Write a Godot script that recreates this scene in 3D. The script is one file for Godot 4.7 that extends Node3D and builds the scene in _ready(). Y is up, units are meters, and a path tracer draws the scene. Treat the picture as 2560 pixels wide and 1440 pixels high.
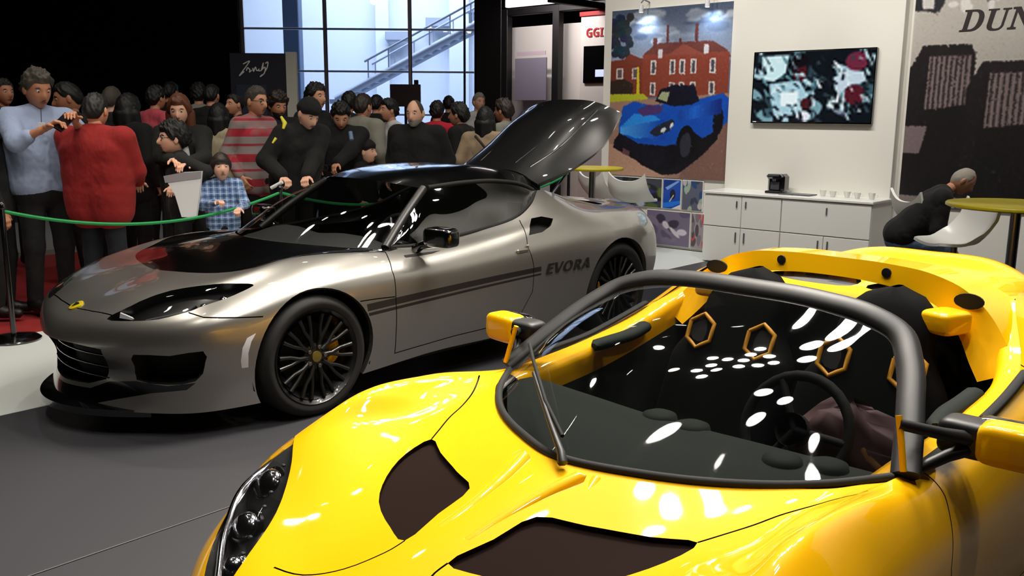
extends Node3D
# A motor show stand: a yellow roadster in front, a silver coupe behind it, a crowd behind a green rope.

var M := {}

func _ready() -> void:
	# ---- camera
	var cam := Camera3D.new()
	cam.name = "camera"
	add_child(cam)
	var pitch := 0.1883
	var roll := -0.0079
	var fwd_up := Basis(Vector3(1, 0, 0), Vector3(0, cos(pitch), -sin(pitch)), Vector3(0, sin(pitch), cos(pitch)))
	var bx := fwd_up.x * cos(roll) - fwd_up.y * sin(roll)
	var by := fwd_up.x * sin(roll) + fwd_up.y * cos(roll)
	cam.transform = Transform3D(Basis(bx, by, fwd_up.z), Vector3(0, 1.575, 0))
	cam.fov = rad_to_deg(2.0 * atan(720.0 / 2270.0))
	cam.near = 0.05
	cam.far = 200.0
	cam.current = true
	# ---- environment
	var we := WorldEnvironment.new()
	we.name = "environment"
	var env := Environment.new()
	env.background_mode = Environment.BG_COLOR
	env.background_color = Color(0, 0, 0)
	env.tonemap_mode = Environment.TONE_MAPPER_LINEAR
	env.tonemap_exposure = 1.0
	env.sdfgi_enabled = true
	env.ssao_enabled = true
	env.ssil_enabled = true
	we.environment = env
	add_child(we)
	materials()
	build_lights()
	build_setting()
	build_yellow()
	build_silver()
	build_booth()
	build_people()

func materials() -> void:
	M.silver = mat(Color(.61, .60, .58), .31, .82, 1.0)
	M.black_gloss = mat(Color(.02, .02, .022), .18, 0.0, 1.0)
	M.black_matt = mat(Color(.018, .018, .018), .8)
	M.pillar = mat(Color(.08, .08, .08), .4)
	M.carbon = mat(Color(.05, .05, .055), .3, 0.0, .9)
	M.car_glass = glass(Color(.02, .025, .02), .12)
	M.side_glass = glass(Color(.02, .025, .02), .75)
	M.side_glass.metallic_specular = 1.0
	M.side_glass.clearcoat_enabled = true
	M.side_glass.clearcoat = 1.0
	M.side_glass.clearcoat_roughness = .02
	M.lamp_glass = glass(Color(.05, .05, .05), .10)
	M.lamp_bowl = mat(Color(.03, .03, .035), .3)
	M.chrome = mat(Color(.8, .8, .82), .12, 1.0)
	M.steel = mat(Color(.5, .5, .52), .3, 1.0)
	M.disc = mat(Color(.12, .12, .12), .4, .8)
	M.reflector = mat(Color(.8, .8, .82), .25)
	M.white_plastic = mat(Color(.85, .85, .87), .3)
	M.grey_plastic = mat(Color(.25, .25, .28), .35)
	M.stripe = mat(Color(.09, .075, .07), .5)
	M.tyre = mat(Color(.03, .03, .032), .75)
	M.rim_black = mat(Color(.02, .02, .022), .42, .2, .2)
	M.caliper_yellow = mat(Color(.95, .70, .02), .4)
	M.badge_ring = mat(Color(.45, .38, .15), .4, .5)
	M.badge_yellow = mat(Color(.8, .7, .1), .3, .2)
	M.badge_green = mat(Color(.05, .15, .05), .3)
	M.tail_red = mat(Color(.5, .02, .02), .2, 0, 1)
	M.dash = mat(Color(.05, .055, .055), .7)
	M.yellow = mat(Color(1.0, .745, .0), .5, 0.0, 1.0, .2)
	M.mesh_black = mat(Color(.13, .085, .07), .8, 0.0, 0.0, .15)
	M.lamp_clear = glass(Color(.2, .2, .2), .06)
	M.screen_glass = glass(Color(.03, .04, .04), .30)
	M.frame_black = mat(Color(.06, .06, .065), .5)
	M.dash_grey = mat(Color(.16, .18, .17), .75, 0.0, 0.0, .2)
	M.seat_black = mat(Color(.025, .025, .03), .8, 0.0, 0.0, .2)
	M.seat_yellow = mat(Color(.75, .52, .02), .6)
	M.maroon = mat(Color(.18, .06, .07), .8)
	M.hall_floor = mat(Color(.10, .10, .11), .6)
	M.grey_floor = mat(Color(.225, .225, .24), .38)
	M.white_floor = mat(Color(.80, .82, .81), .35)
	M.joint = mat(Color(.42, .37, .33), .6)
	M.red_carpet = mat(Color(.50, .05, .05), .95)
	M.plat = mat(Color(.5, .49, .48), .6)
	M.black_wall = mat(Color(.02, .02, .025), .9)
	M.mullion = mat(Color(.72, .68, .70), .4)
	M.frame_dark = mat(Color(.05, .045, .05), .5)
	M.transom = mat(Color(.72, .75, .82), .5)
	M.pane = glass(Color(.75, .82, .9), .04)
	M.far_wall = mat(Color(.80, .83, .88), .8)
	M.blue_column = mat(Color(.28, .36, .48), .6)
	M.stair = mat(Color(.58, .61, .68), .6)
	M.white_wall = mat(Color(.86, .85, .82), .55)
	M.white_lacquer = mat(Color(.86, .86, .84), .3)
	M.handle_grey = mat(Color(.35, .35, .36), .4)
	M.print_dark = mat(Color(.12, .09, .09), .5)
	M.table_yellow = mat(Color(.72, .66, .03), .35)
	M.lit_sign = glow(Color(1, .98, .98), .9)
	M.sign_red = mat(Color(.70, .04, .06), .5)
	M.print_grey = mat(Color(.50, .48, .54), .5)
	M.print_pale = mat(Color(.72, .66, .70), .5)
	M.screen_dark = mat(Color(.02, .02, .025), .15)
	M.navy = mat(Color(.09, .09, .16), .5)
	M.navy_light = mat(Color(.14, .17, .25), .5)
	M.pale_panel = mat(Color(.74, .74, .70), .6)
	M.brown_board = mat(Color(.28, .21, .22), .6)
	M.rope_green = mat(Color(.0, .52, .25), .5)
	M.paper = mat(Color(.85, .85, .86), .6)
	M.paper_grey = mat(Color(.55, .53, .55), .6)
	M.accent = mat(Color(.80, .78, .20), .6)
	M.patch_blue = mat(Color(.40, .48, .62), .7)
	M.strap = mat(Color(.20, .16, .11), .7)

# ------------------------------------------------------------------ naming and materials
var used_names := {}
func numbered(called: String) -> String:
	if not used_names.has(called):
		used_names[called] = 0
		return called
	used_names[called] += 1
	return "%s_%03d" % [called, used_names[called]]

func thing(called: String, label: String, category: String, at := Vector3.ZERO, turn := 0.0, group := "") -> Node3D:
	var o := Node3D.new()
	o.name = numbered(called)
	add_child(o)
	o.position = at
	o.rotation.y = turn
	tag(o, label, category, group)
	return o

func tag(o: Node, label: String, category: String, group := "") -> void:
	o.set_meta("label", label)
	o.set_meta("category", category)
	if group != "":
		o.set_meta("group", group)

func structure(o: Node, label := "") -> void:
	o.set_meta("kind", "structure")
	if label != "":
		o.set_meta("label", label)

func mat(c: Color, rough := 0.6, metal := 0.0, coat := 0.0, spec := 0.5) -> StandardMaterial3D:
	var m := StandardMaterial3D.new()
	m.albedo_color = c
	m.roughness = rough
	m.metallic = metal
	m.metallic_specular = spec
	if coat > 0.0:
		m.clearcoat_enabled = true
		m.clearcoat = coat
		m.clearcoat_roughness = 0.03
	return m

func glass(c: Color, alpha: float) -> StandardMaterial3D:
	var m := mat(Color(c.r, c.g, c.b, alpha), 0.02)
	m.transparency = BaseMaterial3D.TRANSPARENCY_ALPHA
	return m

func glow(c: Color, e: float) -> StandardMaterial3D:
	var m := mat(c, 0.5)
	m.emission_enabled = true
	m.emission = c
	m.emission_energy_multiplier = e
	return m

func hexc(h: String) -> Color:
	return Color.html(h)

# ------------------------------------------------------------------ triangle soups: {v, n} three corners per triangle
func soup() -> Dictionary:
	return {"v": PackedVector3Array(), "n": PackedVector3Array(), "t": PackedVector2Array()}

func join(a: Dictionary, b: Dictionary) -> Dictionary:
	a.v.append_array(b.v)
	a.n.append_array(b.n)
	return a

func moved(s: Dictionary, t: Transform3D) -> Dictionary:
	var r := soup()
	r.v = t * s.v
	var nb := t.basis.inverse().transposed()
	for k in s.n:
		r.n.append((nb * k).normalized())
	r.t = s.t.duplicate()
	return r

func mirrored(s: Dictionary) -> Dictionary:
	var r := soup()
	for k in s.v:
		r.v.append(Vector3(k.x, k.y, -k.z))
	for k in s.n:
		r.n.append(Vector3(k.x, k.y, -k.z))
	return r

# data of the cars is written with z to the left; the nodes have z to the right
func left(s: Dictionary) -> Dictionary:
	return mirrored(s)

func both(s: Dictionary) -> Dictionary:
	return join(mirrored(s), s)

func sunk(s: Dictionary, d: float) -> Dictionary:
	var r := soup()
	for i in s.v.size():
		r.v.append(s.v[i] - s.n[i] * d)
	r.n = s.n.duplicate()
	return r

func shifted(s: Dictionary, d: Vector3) -> Dictionary:
	return moved(s, Transform3D(Basis(), d))

func mesh_of(s: Dictionary) -> ArrayMesh:
	var v: PackedVector3Array = s.v
	var n: PackedVector3Array = s.n
	for i in range(0, v.size(), 3):
		var g := (v[i + 2] - v[i]).cross(v[i + 1] - v[i])
		if g.dot(n[i] + n[i + 1] + n[i + 2]) < 0.0:
			var a := v[i + 1]; v[i + 1] = v[i + 2]; v[i + 2] = a
			a = n[i + 1]; n[i + 1] = n[i + 2]; n[i + 2] = a
			if s.t.size() == v.size():
				var b: Vector2 = s.t[i + 1]; s.t[i + 1] = s.t[i + 2]; s.t[i + 2] = b
	var arr := []
	arr.resize(Mesh.ARRAY_MAX)
	arr[Mesh.ARRAY_VERTEX] = v
	arr[Mesh.ARRAY_NORMAL] = n
	if s.t.size() == v.size():
		arr[Mesh.ARRAY_TEX_UV] = s.t
	var m := ArrayMesh.new()
	m.add_surface_from_arrays(Mesh.PRIMITIVE_TRIANGLES, arr)
	return m

func put(called: String, s: Dictionary, material: Material, parent: Node = null) -> MeshInstance3D:
	if s.v.size() == 0:
		print("empty: ", called)
	return put_mesh(called, mesh_of(s), material, parent)

func put_mesh(called: String, m: Mesh, material: Material, parent: Node = null) -> MeshInstance3D:
	var o := MeshInstance3D.new()
	o.mesh = m
	o.material_override = material
	if parent == null:
		o.name = numbered(called)
		add_child(o)
	else:
		o.name = called
		parent.add_child(o, true)
	return o

func tri(s: Dictionary, a: Vector3, b: Vector3, c: Vector3) -> void:
	var n := (c - a).cross(b - a).normalized()
	s.v.append_array([a, b, c])
	s.n.append_array([n, n, n])

func quad(s: Dictionary, a: Vector3, b: Vector3, c: Vector3, d: Vector3) -> void:
	tri(s, a, b, c)
	tri(s, a, c, d)

func quad_uv(s: Dictionary, a: Vector3, b: Vector3, c: Vector3, d: Vector3) -> void:
	quad(s, a, b, c, d)
	s.t.append_array([Vector2(0, 0), Vector2(1, 0), Vector2(1, 1), Vector2(0, 0), Vector2(1, 1), Vector2(0, 1)])

func clone(s: Dictionary) -> Dictionary:
	return {"v": s.v.duplicate(), "n": s.n.duplicate(), "t": s.t.duplicate()}

# a piece and its twin on the other side of the car, each a part
func pair(called: String, s: Dictionary, material: Material, parent: Node) -> Array:
	return [put(called, left(s), material, parent), put(called, clone(s), material, parent)]

# box with chamfered edges
func box(c: Vector3, size: Vector3, bevel := 0.0) -> Dictionary:
	var s := soup()
	var h := size / 2.0
	var b := minf(bevel, minf(h.x, minf(h.y, h.z)) * 0.9)
	var ax := [Vector3.RIGHT, Vector3.UP, Vector3.BACK]
	for i in 3:
		for sg in [-1.0, 1.0]:
			var u: Vector3 = ax[(i + 1) % 3]
			var w: Vector3 = ax[(i + 2) % 3]
			var f: Vector3 = c + ax[i] * h[i] * sg
			var hu: Vector3 = u * (h[(i + 1) % 3] - b)
			var hw: Vector3 = w * (h[(i + 2) % 3] - b)
			qn(s, f - hu - hw, f + hu - hw, f + hu + hw, f - hu + hw, ax[i] * sg)
	if b > 0.0:
		for i in 3:
			var j := (i + 1) % 3
			var k := (i + 2) % 3
			for sj in [-1.0, 1.0]:
				for sk in [-1.0, 1.0]:
					var e: Vector3 = ax[i] * (h[i] - b)
					var p: Vector3 = c + ax[j] * h[j] * sj + ax[k] * (h[k] - b) * sk
					var q: Vector3 = c + ax[j] * (h[j] - b) * sj + ax[k] * h[k] * sk
					qn(s, p - e, p + e, q + e, q - e, (ax[j] * sj + ax[k] * sk).normalized())
		for sx in [-1.0, 1.0]:
			for sy in [-1.0, 1.0]:
				for sz in [-1.0, 1.0]:
					var g := Vector3(sx, sy, sz)
					var m := c + h * g
					var nn := g.normalized()
					s.v.append_array([m - Vector3(0, b, b) * g, m - Vector3(b, 0, b) * g, m - Vector3(b, b, 0) * g])
					s.n.append_array([nn, nn, nn])
	return s

func qn(s: Dictionary, a: Vector3, b: Vector3, c: Vector3, d: Vector3, n: Vector3) -> void:
	s.v.append_array([a, b, c, a, c, d])
	s.n.append_array([n, n, n, n, n, n])

# profile of (radius, height) turned round the y axis; angles in degrees
func lathe(profile: Array, seg := 32, from := 0.0, to := 360.0, crease := 0.6) -> Dictionary:
	var s := soup()
	for i in profile.size() - 1:
		var a: Vector2 = profile[i]
		var b: Vector2 = profile[i + 1]
		var d := (b - a).normalized()
		var nf := Vector2(d.y, -d.x)
		var na := nf
		var nb := nf
		if i > 0:
			var e: Vector2 = (a - profile[i - 1]).normalized()
			var ne := Vector2(e.y, -e.x)
			if ne.dot(nf) > crease:
				na = (ne + nf).normalized()
		if i + 2 < profile.size():
			var e2: Vector2 = (profile[i + 2] - b).normalized()
			var n2 := Vector2(e2.y, -e2.x)
			if n2.dot(nf) > crease:
				nb = (n2 + nf).normalized()
		for k in seg:
			var t0 := deg_to_rad(lerpf(from, to, float(k) / seg))
			var t1 := deg_to_rad(lerpf(from, to, float(k + 1) / seg))
			var c0 := Vector3(cos(t0), 0, sin(t0))
			var c1 := Vector3(cos(t1), 0, sin(t1))
			var p := [c0 * a.x + Vector3.UP * a.y, c1 * a.x + Vector3.UP * a.y, c1 * b.x + Vector3.UP * b.y, c0 * b.x + Vector3.UP * b.y]
			var q := [c0 * na.x + Vector3.UP * na.y, c1 * na.x + Vector3.UP * na.y, c1 * nb.x + Vector3.UP * nb.y, c0 * nb.x + Vector3.UP * nb.y]
			if a.x > 1e-5:
				s.v.append_array([p[0], p[1], p[2]]); s.n.append_array([q[0], q[1], q[2]])
			if b.x > 1e-5:
				s.v.append_array([p[0], p[2], p[3]]); s.n.append_array([q[0], q[2], q[3]])
	return s

# tube along points, radius a number or one per point; squash flattens it along "flat"
func tube(pts: Array, radius, sides := 10, caps := true, flat := Vector3.ZERO, squash := 1.0) -> Dictionary:
	var s := soup()
	var n := pts.size()
	var rings := []
	var norms := []
	var prev := Vector3.ZERO
	for i in n:
		var d: Vector3
		if i == 0: d = pts[1] - pts[0]
		elif i == n - 1: d = pts[i] - pts[i - 1]
		else: d = pts[i + 1] - pts[i - 1]
		d = d.normalized()
		var u: Vector3
		if flat != Vector3.ZERO:
			u = (flat - d * flat.dot(d)).normalized()
		elif i == 0:
			u = d.cross(Vector3.UP if absf(d.y) < 0.9 else Vector3.RIGHT).normalized()
		else:
			u = (prev - d * prev.dot(d)).normalized()
		prev = u
		var w := d.cross(u).normalized()
		var r: float = radius[i] if radius is Array else radius
		var ring := []
		var nr := []
		for k in sides:
			var t := TAU * k / sides
			ring.append(pts[i] + u * cos(t) * r * squash + w * sin(t) * r)
			nr.append((u * cos(t) / squash + w * sin(t)).normalized())
		rings.append(ring)
		norms.append(nr)
	for i in n - 1:
		for k in sides:
			var l := (k + 1) % sides
			s.v.append_array([rings[i][k], rings[i][l], rings[i + 1][l], rings[i][k], rings[i + 1][l], rings[i + 1][k]])
			s.n.append_array([norms[i][k], norms[i][l], norms[i + 1][l], norms[i][k], norms[i + 1][l], norms[i + 1][k]])
	if caps:
		for e in [0, n - 1]:
			var d2: Vector3 = (pts[0] - pts[1] if e == 0 else pts[n - 1] - pts[n - 2]).normalized()
			for k in sides:
				s.v.append_array([pts[e], rings[e][k], rings[e][(k + 1) % sides]])
				s.n.append_array([d2, d2, d2])
	return s

# flat polygon in the xy plane pushed along z from z0 to z1
func prism(poly: PackedVector2Array, z0: float, z1: float) -> Dictionary:
	var s := soup()
	var ix := Geometry2D.triangulate_polygon(poly)
	for i in range(0, ix.size(), 3):
		for z in [z0, z1]:
			var n := Vector3(0, 0, 1.0 if z == maxf(z0, z1) else -1.0)
			for k in 3:
				var p := poly[ix[i + k]]
				s.v.append(Vector3(p.x, p.y, z))
				s.n.append(n)
	var cw := -1.0 if Geometry2D.is_polygon_clockwise(poly) else 1.0
	for i in poly.size():
		var a := poly[i]
		var b := poly[(i + 1) % poly.size()]
		var d := (b - a).normalized()
		qn(s, Vector3(a.x, a.y, z0), Vector3(b.x, b.y, z0), Vector3(b.x, b.y, z1), Vector3(a.x, a.y, z1), Vector3(d.y, -d.x, 0) * cw)
	return s

# ------------------------------------------------------------------ smooth surfaces through a net of points
func curve_through(p: Array, res: int, s0 := false, s1 := false) -> PackedVector3Array:
	var n := p.size()
	var m := Vector3(1, 1, -1)
	var q := [p[1] * m if s0 else p[0] * 2.0 - p[1]]
	q.append_array(p)
	q.append(p[n - 2] * m if s1 else p[n - 1] * 2.0 - p[n - 2])
	var d := []
	for i in n + 1:
		d.append(maxf((q[i + 1] - q[i]).length(), 1e-4))
	var t := []
	for i in range(1, n + 1):
		var a: Vector3 = (q[i] - q[i - 1]) / d[i - 1]
		var b: Vector3 = (q[i + 1] - q[i]) / d[i]
		t.append((a * d[i] + b * d[i - 1]) / (d[i] + d[i - 1]))
	var out := PackedVector3Array()
	for i in n - 1:
		var l: float = d[i + 1]
		for k in res:
			var x := float(k) / res
			var x2 := x * x
			var x3 := x2 * x
			out.append(p[i] * (2 * x3 - 3 * x2 + 1) + t[i] * l * (x3 - 2 * x2 + x) + p[i + 1] * (3 * x2 - 2 * x3) + t[i + 1] * l * (x3 - x2))
	out.append(p[n - 1])
	return out

# rows of control points -> soup; out_from: a point the normals turn away from
func surface(net: Array, ru: int, rv: int, s0: bool, s1: bool, out_from: Vector3) -> Dictionary:
	var rows := []
	for r in net:
		rows.append(curve_through(r, ru, s0, s1))
	var cols: int = rows[0].size()
	var g := []
	for j in cols:
		var c := []
		for r in rows:
			c.append(r[j])
		g.append(curve_through(c, rv))
	return grid_soup(g, s0, s1, out_from)

func grid_soup(g: Array, s0: bool, s1: bool, out_from: Vector3) -> Dictionary:
	var cols := g.size()
	var rn: int = g[0].size()
	var nn := []
	for j in cols:
		var line := PackedVector3Array()
		for i in rn:
			var a: Vector3 = g[mini(j + 1, cols - 1)][i] - g[maxi(j - 1, 0)][i]
			var b: Vector3 = g[j][mini(i + 1, rn - 1)] - g[j][maxi(i - 1, 0)]
			if a.length() < 1e-6:
				a = g[mini(j + 1, cols - 1)][maxi(i - 1, 0)] - g[maxi(j - 1, 0)][maxi(i - 1, 0)]
			var n := a.cross(b)
			if (j == 0 and s0) or (j == cols - 1 and s1):
				n.z = 0.0
			n = n.normalized()
			line.append(n)
		nn.append(line)
	# one sign for the whole sheet, from its middle
	var sg := 0.0
	for j in range(0, cols, 3):
		for i in range(0, rn, 3):
			sg += nn[j][i].dot(g[j][i] - out_from)
	sg = 1.0 if sg > 0.0 else -1.0
	var s := soup()
	for j in cols - 1:
		for i in rn - 1:
			var p := [g[j][i], g[j + 1][i], g[j + 1][i + 1], g[j][i + 1]]
			var q := [nn[j][i] * sg, nn[j + 1][i] * sg, nn[j + 1][i + 1] * sg, nn[j][i + 1] * sg]
			for k in [[0, 1, 2], [0, 2, 3]]:
				if (p[k[1]] - p[k[0]]).cross(p[k[2]] - p[k[0]]).length_squared() < 1e-14:
					continue
				for c in k:
					s.v.append(p[c])
					s.n.append(q[c])
	return s

# ------------------------------------------------------------------ cutting a surface along an outline seen from one side
func flat2(p: Vector3, view: String) -> Vector2:
	if view == "side": return Vector2(p.x, p.y)
	if view == "top": return Vector2(p.x, p.z)
	return Vector2(p.z, p.y)

func poly_area(p: PackedVector2Array) -> float:
	var a := 0.0
	for i in p.size():
		a += p[i].cross(p[(i + 1) % p.size()])
	return absf(a) / 2.0

# returns [rest, piece]; only triangles whose middle has least or more on that axis are looked at
func cut(s: Dictionary, view: String, outline: PackedVector2Array, axis := -1, least := 0.0) -> Array:
	var rest := soup()
	var piece := soup()
	var lo := outline[0]
	var hi := outline[0]
	for p in outline:
		lo = lo.min(p)
		hi = hi.max(p)
	var v: PackedVector3Array = s.v
	var n: PackedVector3Array = s.n
	for i in range(0, v.size(), 3):
		var a := flat2(v[i], view)
		var b := flat2(v[i + 1], view)
		var c := flat2(v[i + 2], view)
		var tl := a.min(b).min(c)
		var th := a.max(b).max(c)
		if tl.x > hi.x or tl.y > hi.y or th.x < lo.x or th.y < lo.y or (axis >= 0 and (v[i] + v[i + 1] + v[i + 2])[axis] < least * 3.0):
			add3(rest, v, n, i)
			continue
		var t := PackedVector2Array([a, b, c])
		var area := poly_area(t)
		if area < 1e-9:
			add3(piece if Geometry2D.is_point_in_polygon((a + b + c) / 3.0, outline) else rest, v, n, i)
			continue
		var inside := Geometry2D.intersect_polygons(t, outline)
		var sum := 0.0
		for k in inside:
			sum += poly_area(k)
		if sum < area * 1e-4:
			add3(rest, v, n, i)
		elif sum > area * 0.9999:
			add3(piece, v, n, i)
		else:
			for k in inside:
				add_flat(piece, k, v, n, i, a, b, c)
			for k in Geometry2D.clip_polygons(t, outline):
				add_flat(rest, k, v, n, i, a, b, c)
	return [rest, piece]

func add3(s: Dictionary, v: PackedVector3Array, n: PackedVector3Array, i: int) -> void:
	s.v.append(v[i]); s.v.append(v[i + 1]); s.v.append(v[i + 2])
	s.n.append(n[i]); s.n.append(n[i + 1]); s.n.append(n[i + 2])

func add_flat(s: Dictionary, poly: PackedVector2Array, v: PackedVector3Array, n: PackedVector3Array, i: int, a: Vector2, b: Vector2, c: Vector2) -> void:
	var ix := Geometry2D.triangulate_polygon(poly)
	var den := (b - a).cross(c - a)
	for k in ix:
		var p := poly[k]
		var wb := (p - a).cross(c - a) / den
		var wc := (b - a).cross(p - a) / den
		var wa := 1.0 - wb - wc
		s.v.append(v[i] * wa + v[i + 1] * wb + v[i + 2] * wc)
		s.n.append((n[i] * wa + n[i + 1] * wb + n[i + 2] * wc).normalized())

# walls going down from the free edges of a whole sheet
func walls(s: Dictionary, depth: float) -> Dictionary:
	var seen := {}
	var v: PackedVector3Array = s.v
	for i in range(0, v.size(), 3):
		for k in 3:
			var ka := Vector3i((v[i + k] * 5000.0).round())
			var kb := Vector3i((v[i + (k + 1) % 3] * 5000.0).round())
			if ka == kb:
				continue
			var key := [ka, kb] if ka < kb else [kb, ka]
			seen[key] = -1 if seen.has(key) else i * 4 + k
	var r := soup()
	for key in seen:
		var e: int = seen[key]
		if e >= 0:
			wall_quad(r, s, e / 4, e % 4, depth)
	return r

func wall_quad(r: Dictionary, s: Dictionary, i: int, k: int, depth: float) -> void:
	var a: Vector3 = s.v[i + k]
	var b: Vector3 = s.v[i + (k + 1) % 3]
	var c: Vector3 = s.v[i + (k + 2) % 3]
	var na: Vector3 = s.n[i + k]
	var nb: Vector3 = s.n[i + (k + 1) % 3]
	var wn := (b - a).cross(na).normalized()
	if wn.dot(c - a) < 0.0:
		wn = -wn
	qn(r, a, b, b - nb * depth, a - na * depth, wn)

# walls along the outline that a piece was cut with
func rim(s: Dictionary, depth: float, view: String, outline: PackedVector2Array) -> Dictionary:
	var r := soup()
	var near := []
	for p in s.v:
		var q := flat2(p, view)
		var d := 1.0
		for i in outline.size():
			d = minf(d, q.distance_squared_to(Geometry2D.get_closest_point_to_segment(q, outline[i], outline[(i + 1) % outline.size()])))
			if d < 1e-7:
				break
		near.append(d < 1e-7)
	for i in range(0, s.v.size(), 3):
		for k in 3:
			if near[i + k] and near[i + (k + 1) % 3]:
				var m := (flat2(s.v[i + k], view) + flat2(s.v[i + (k + 1) % 3], view)) / 2.0
				for j in outline.size():
					if m.distance_squared_to(Geometry2D.get_closest_point_to_segment(m, outline[j], outline[(j + 1) % outline.size()])) < 1e-7:
						wall_quad(r, s, i, k, depth)
						break
	return r

func circle(c: Vector2, r: float, seg := 48) -> PackedVector2Array:
	var p := PackedVector2Array()
	for k in seg:
		p.append(c + Vector2.from_angle(TAU * k / seg) * r)
	return p

func P2(a: Array) -> PackedVector2Array:
	var p := PackedVector2Array()
	for i in range(0, a.size(), 2):
		p.append(Vector2(a[i], a[i + 1]))
	return p

# smooth closed outline through points
func smooth_outline(p: PackedVector2Array, res := 4) -> PackedVector2Array:
	var out := PackedVector2Array()
	var n := p.size()
	for i in n:
		for k in res:
			out.append(p[i].cubic_interpolate(p[(i + 1) % n], p[(i - 1 + n) % n], p[(i + 2) % n], float(k) / res))
	return out

# strip of given width along an open line
func strip(p: PackedVector2Array, w: float) -> PackedVector2Array:
	var a := PackedVector2Array()
	var b := PackedVector2Array()
	for i in p.size():
		var d := (p[mini(i + 1, p.size() - 1)] - p[maxi(i - 1, 0)]).normalized()
		var o := Vector2(-d.y, d.x) * w / 2.0
		a.append(p[i] + o)
		b.append(p[i] - o)
	b.reverse()
	a.append_array(b)
	return a

func stations_to_net(st: Array) -> Array:
	var net := []
	for l in st[0].size() / 3:
		var row := []
		for s in st:
			row.append(Vector3(s[l * 3], s[l * 3 + 1], s[l * 3 + 2]))
		net.append(row)
	return net

# ------------------------------------------------------------------ wheels
func wheel_parts(car: Node3D, at: Vector3, out: float, r: float, w: float, rim_r: float, m_rim: Material, m_cal: Material, spokes: int, caliper_at: float) -> void:
	# built with the axle along y, outer face up, then turned so that y points to the outside (z * out)
	var t := Transform3D(Basis(Vector3(1, 0, 0), Vector3(0, 0, out), Vector3(0, 1, 0)), at)
	var h := w / 2.0
	put("tyre", moved(lathe([Vector2(rim_r - 0.01, -h + 0.02), Vector2(rim_r + 0.03, -h), Vector2(r - 0.03, -h + 0.005), Vector2(r - 0.008, -h + 0.025), Vector2(r, -h + 0.05), Vector2(r, h - 0.05), Vector2(r - 0.008, h - 0.025), Vector2(r - 0.03, h - 0.005), Vector2(rim_r + 0.03, h), Vector2(rim_r - 0.01, h - 0.02)], 56), t), M.tyre, car)
	var rim := put("wheel_rim", moved(join(lathe([Vector2(rim_r - 0.035, h - 0.16), Vector2(rim_r - 0.03, h - 0.05), Vector2(rim_r - 0.014, h - 0.02), Vector2(rim_r, h - 0.012), Vector2(rim_r + 0.004, h - 0.006)], 56), lathe([Vector2(rim_r - 0.02, h - 0.02), Vector2(rim_r - 0.045, h - 0.06), Vector2(rim_r - 0.05, -h + 0.03)], 56)), t), m_rim, car)
	put("brake_disc", moved(lathe([Vector2(0.17, h - 0.125), Vector2(0.17, h - 0.1), Vector2(0.05, h - 0.1)], 40), t), M.disc, car)
	for k in spokes:
		var a := TAU * k / spokes
		for side in [-1.0, 1.0]:
			var d := Vector3(cos(a + side * 0.13), 0, sin(a + side * 0.13))
			var d0 := Vector3(cos(a), 0, sin(a))
			var pts := [d0 * 0.05 + Vector3.UP * (h - 0.035), d0 * 0.09 + d * 0.01 + Vector3.UP * (h - 0.03), d * (rim_r * 0.62) + Vector3.UP * (h - 0.028), d * (rim_r - 0.022) + Vector3.UP * (h - 0.022)]
			put("spoke", moved(tube(pts, [0.016, 0.0135, 0.011, 0.013], 6, true, Vector3.UP, 1.25), t), m_rim, rim)
	put("hub", moved(lathe([Vector2(0.075, h - 0.07), Vector2(0.07, h - 0.03), Vector2(0.045, h - 0.022), Vector2(0.0, h - 0.02)], 28), t), m_rim, rim)
	for k in 5:
		var a2 := TAU * (k + 0.5) / 5
		put("wheel_nut", moved(lathe([Vector2(0.011, h - 0.03), Vector2(0.011, h - 0.014), Vector2(0.006, h - 0.011), Vector2(0, h - 0.011)], 8), t * Transform3D(Basis(), Vector3(cos(a2) * 0.053, 0, sin(a2) * 0.053))), M.steel, rim)
	put("centre_cap", moved(lathe([Vector2(0.03, h - 0.024), Vector2(0.029, h - 0.014), Vector2(0.0, h - 0.012)], 24), t), M.badge_ring, rim)
	# caliper: an arc over the disc
	var cal := soup()
	var pts2 := []
	for k in 9:
		var a3 := caliper_at + (k / 8.0 - 0.5) * 0.95
		pts2.append(Vector3(cos(a3) * 0.158, h - 0.112, sin(a3) * 0.158))
	join(cal, tube(pts2, [0.022, 0.034, 0.04, 0.041, 0.041, 0.041, 0.04, 0.034, 0.022], 10, true, Vector3.UP, 1.15))
	put("brake_caliper", moved(cal, t), m_cal, car)

func arch_liner(car: Node3D, x: float, y: float, r: float, z0: float, z1: float) -> void:
	var s := soup()
	for k in 28:
		var a := PI * (k / 28.0) * 1.2 - PI * 0.1
		var b := PI * ((k + 1) / 28.0) * 1.2 - PI * 0.1
		var pa := Vector3(x + cos(a) * r, y + sin(a) * r, 0)
		var pb := Vector3(x + cos(b) * r, y + sin(b) * r, 0)
		quad(s, pa + Vector3(0, 0, z0), pb + Vector3(0, 0, z0), pb + Vector3(0, 0, z1), pa + Vector3(0, 0, z1))
		tri(s, Vector3(x, y, z0), pa + Vector3(0, 0, z0), pb + Vector3(0, 0, z0))
	pair("wheel_arch", s, M.black_matt, car)

func car_frame(o: Node3D, x: float, z: float, yaw: float) -> void:
	o.transform = Transform3D(Basis(Vector3(cos(yaw), 0, sin(yaw)), Vector3.UP, Vector3(-sin(yaw), 0, cos(yaw))), Vector3(x, 0, z))

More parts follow.
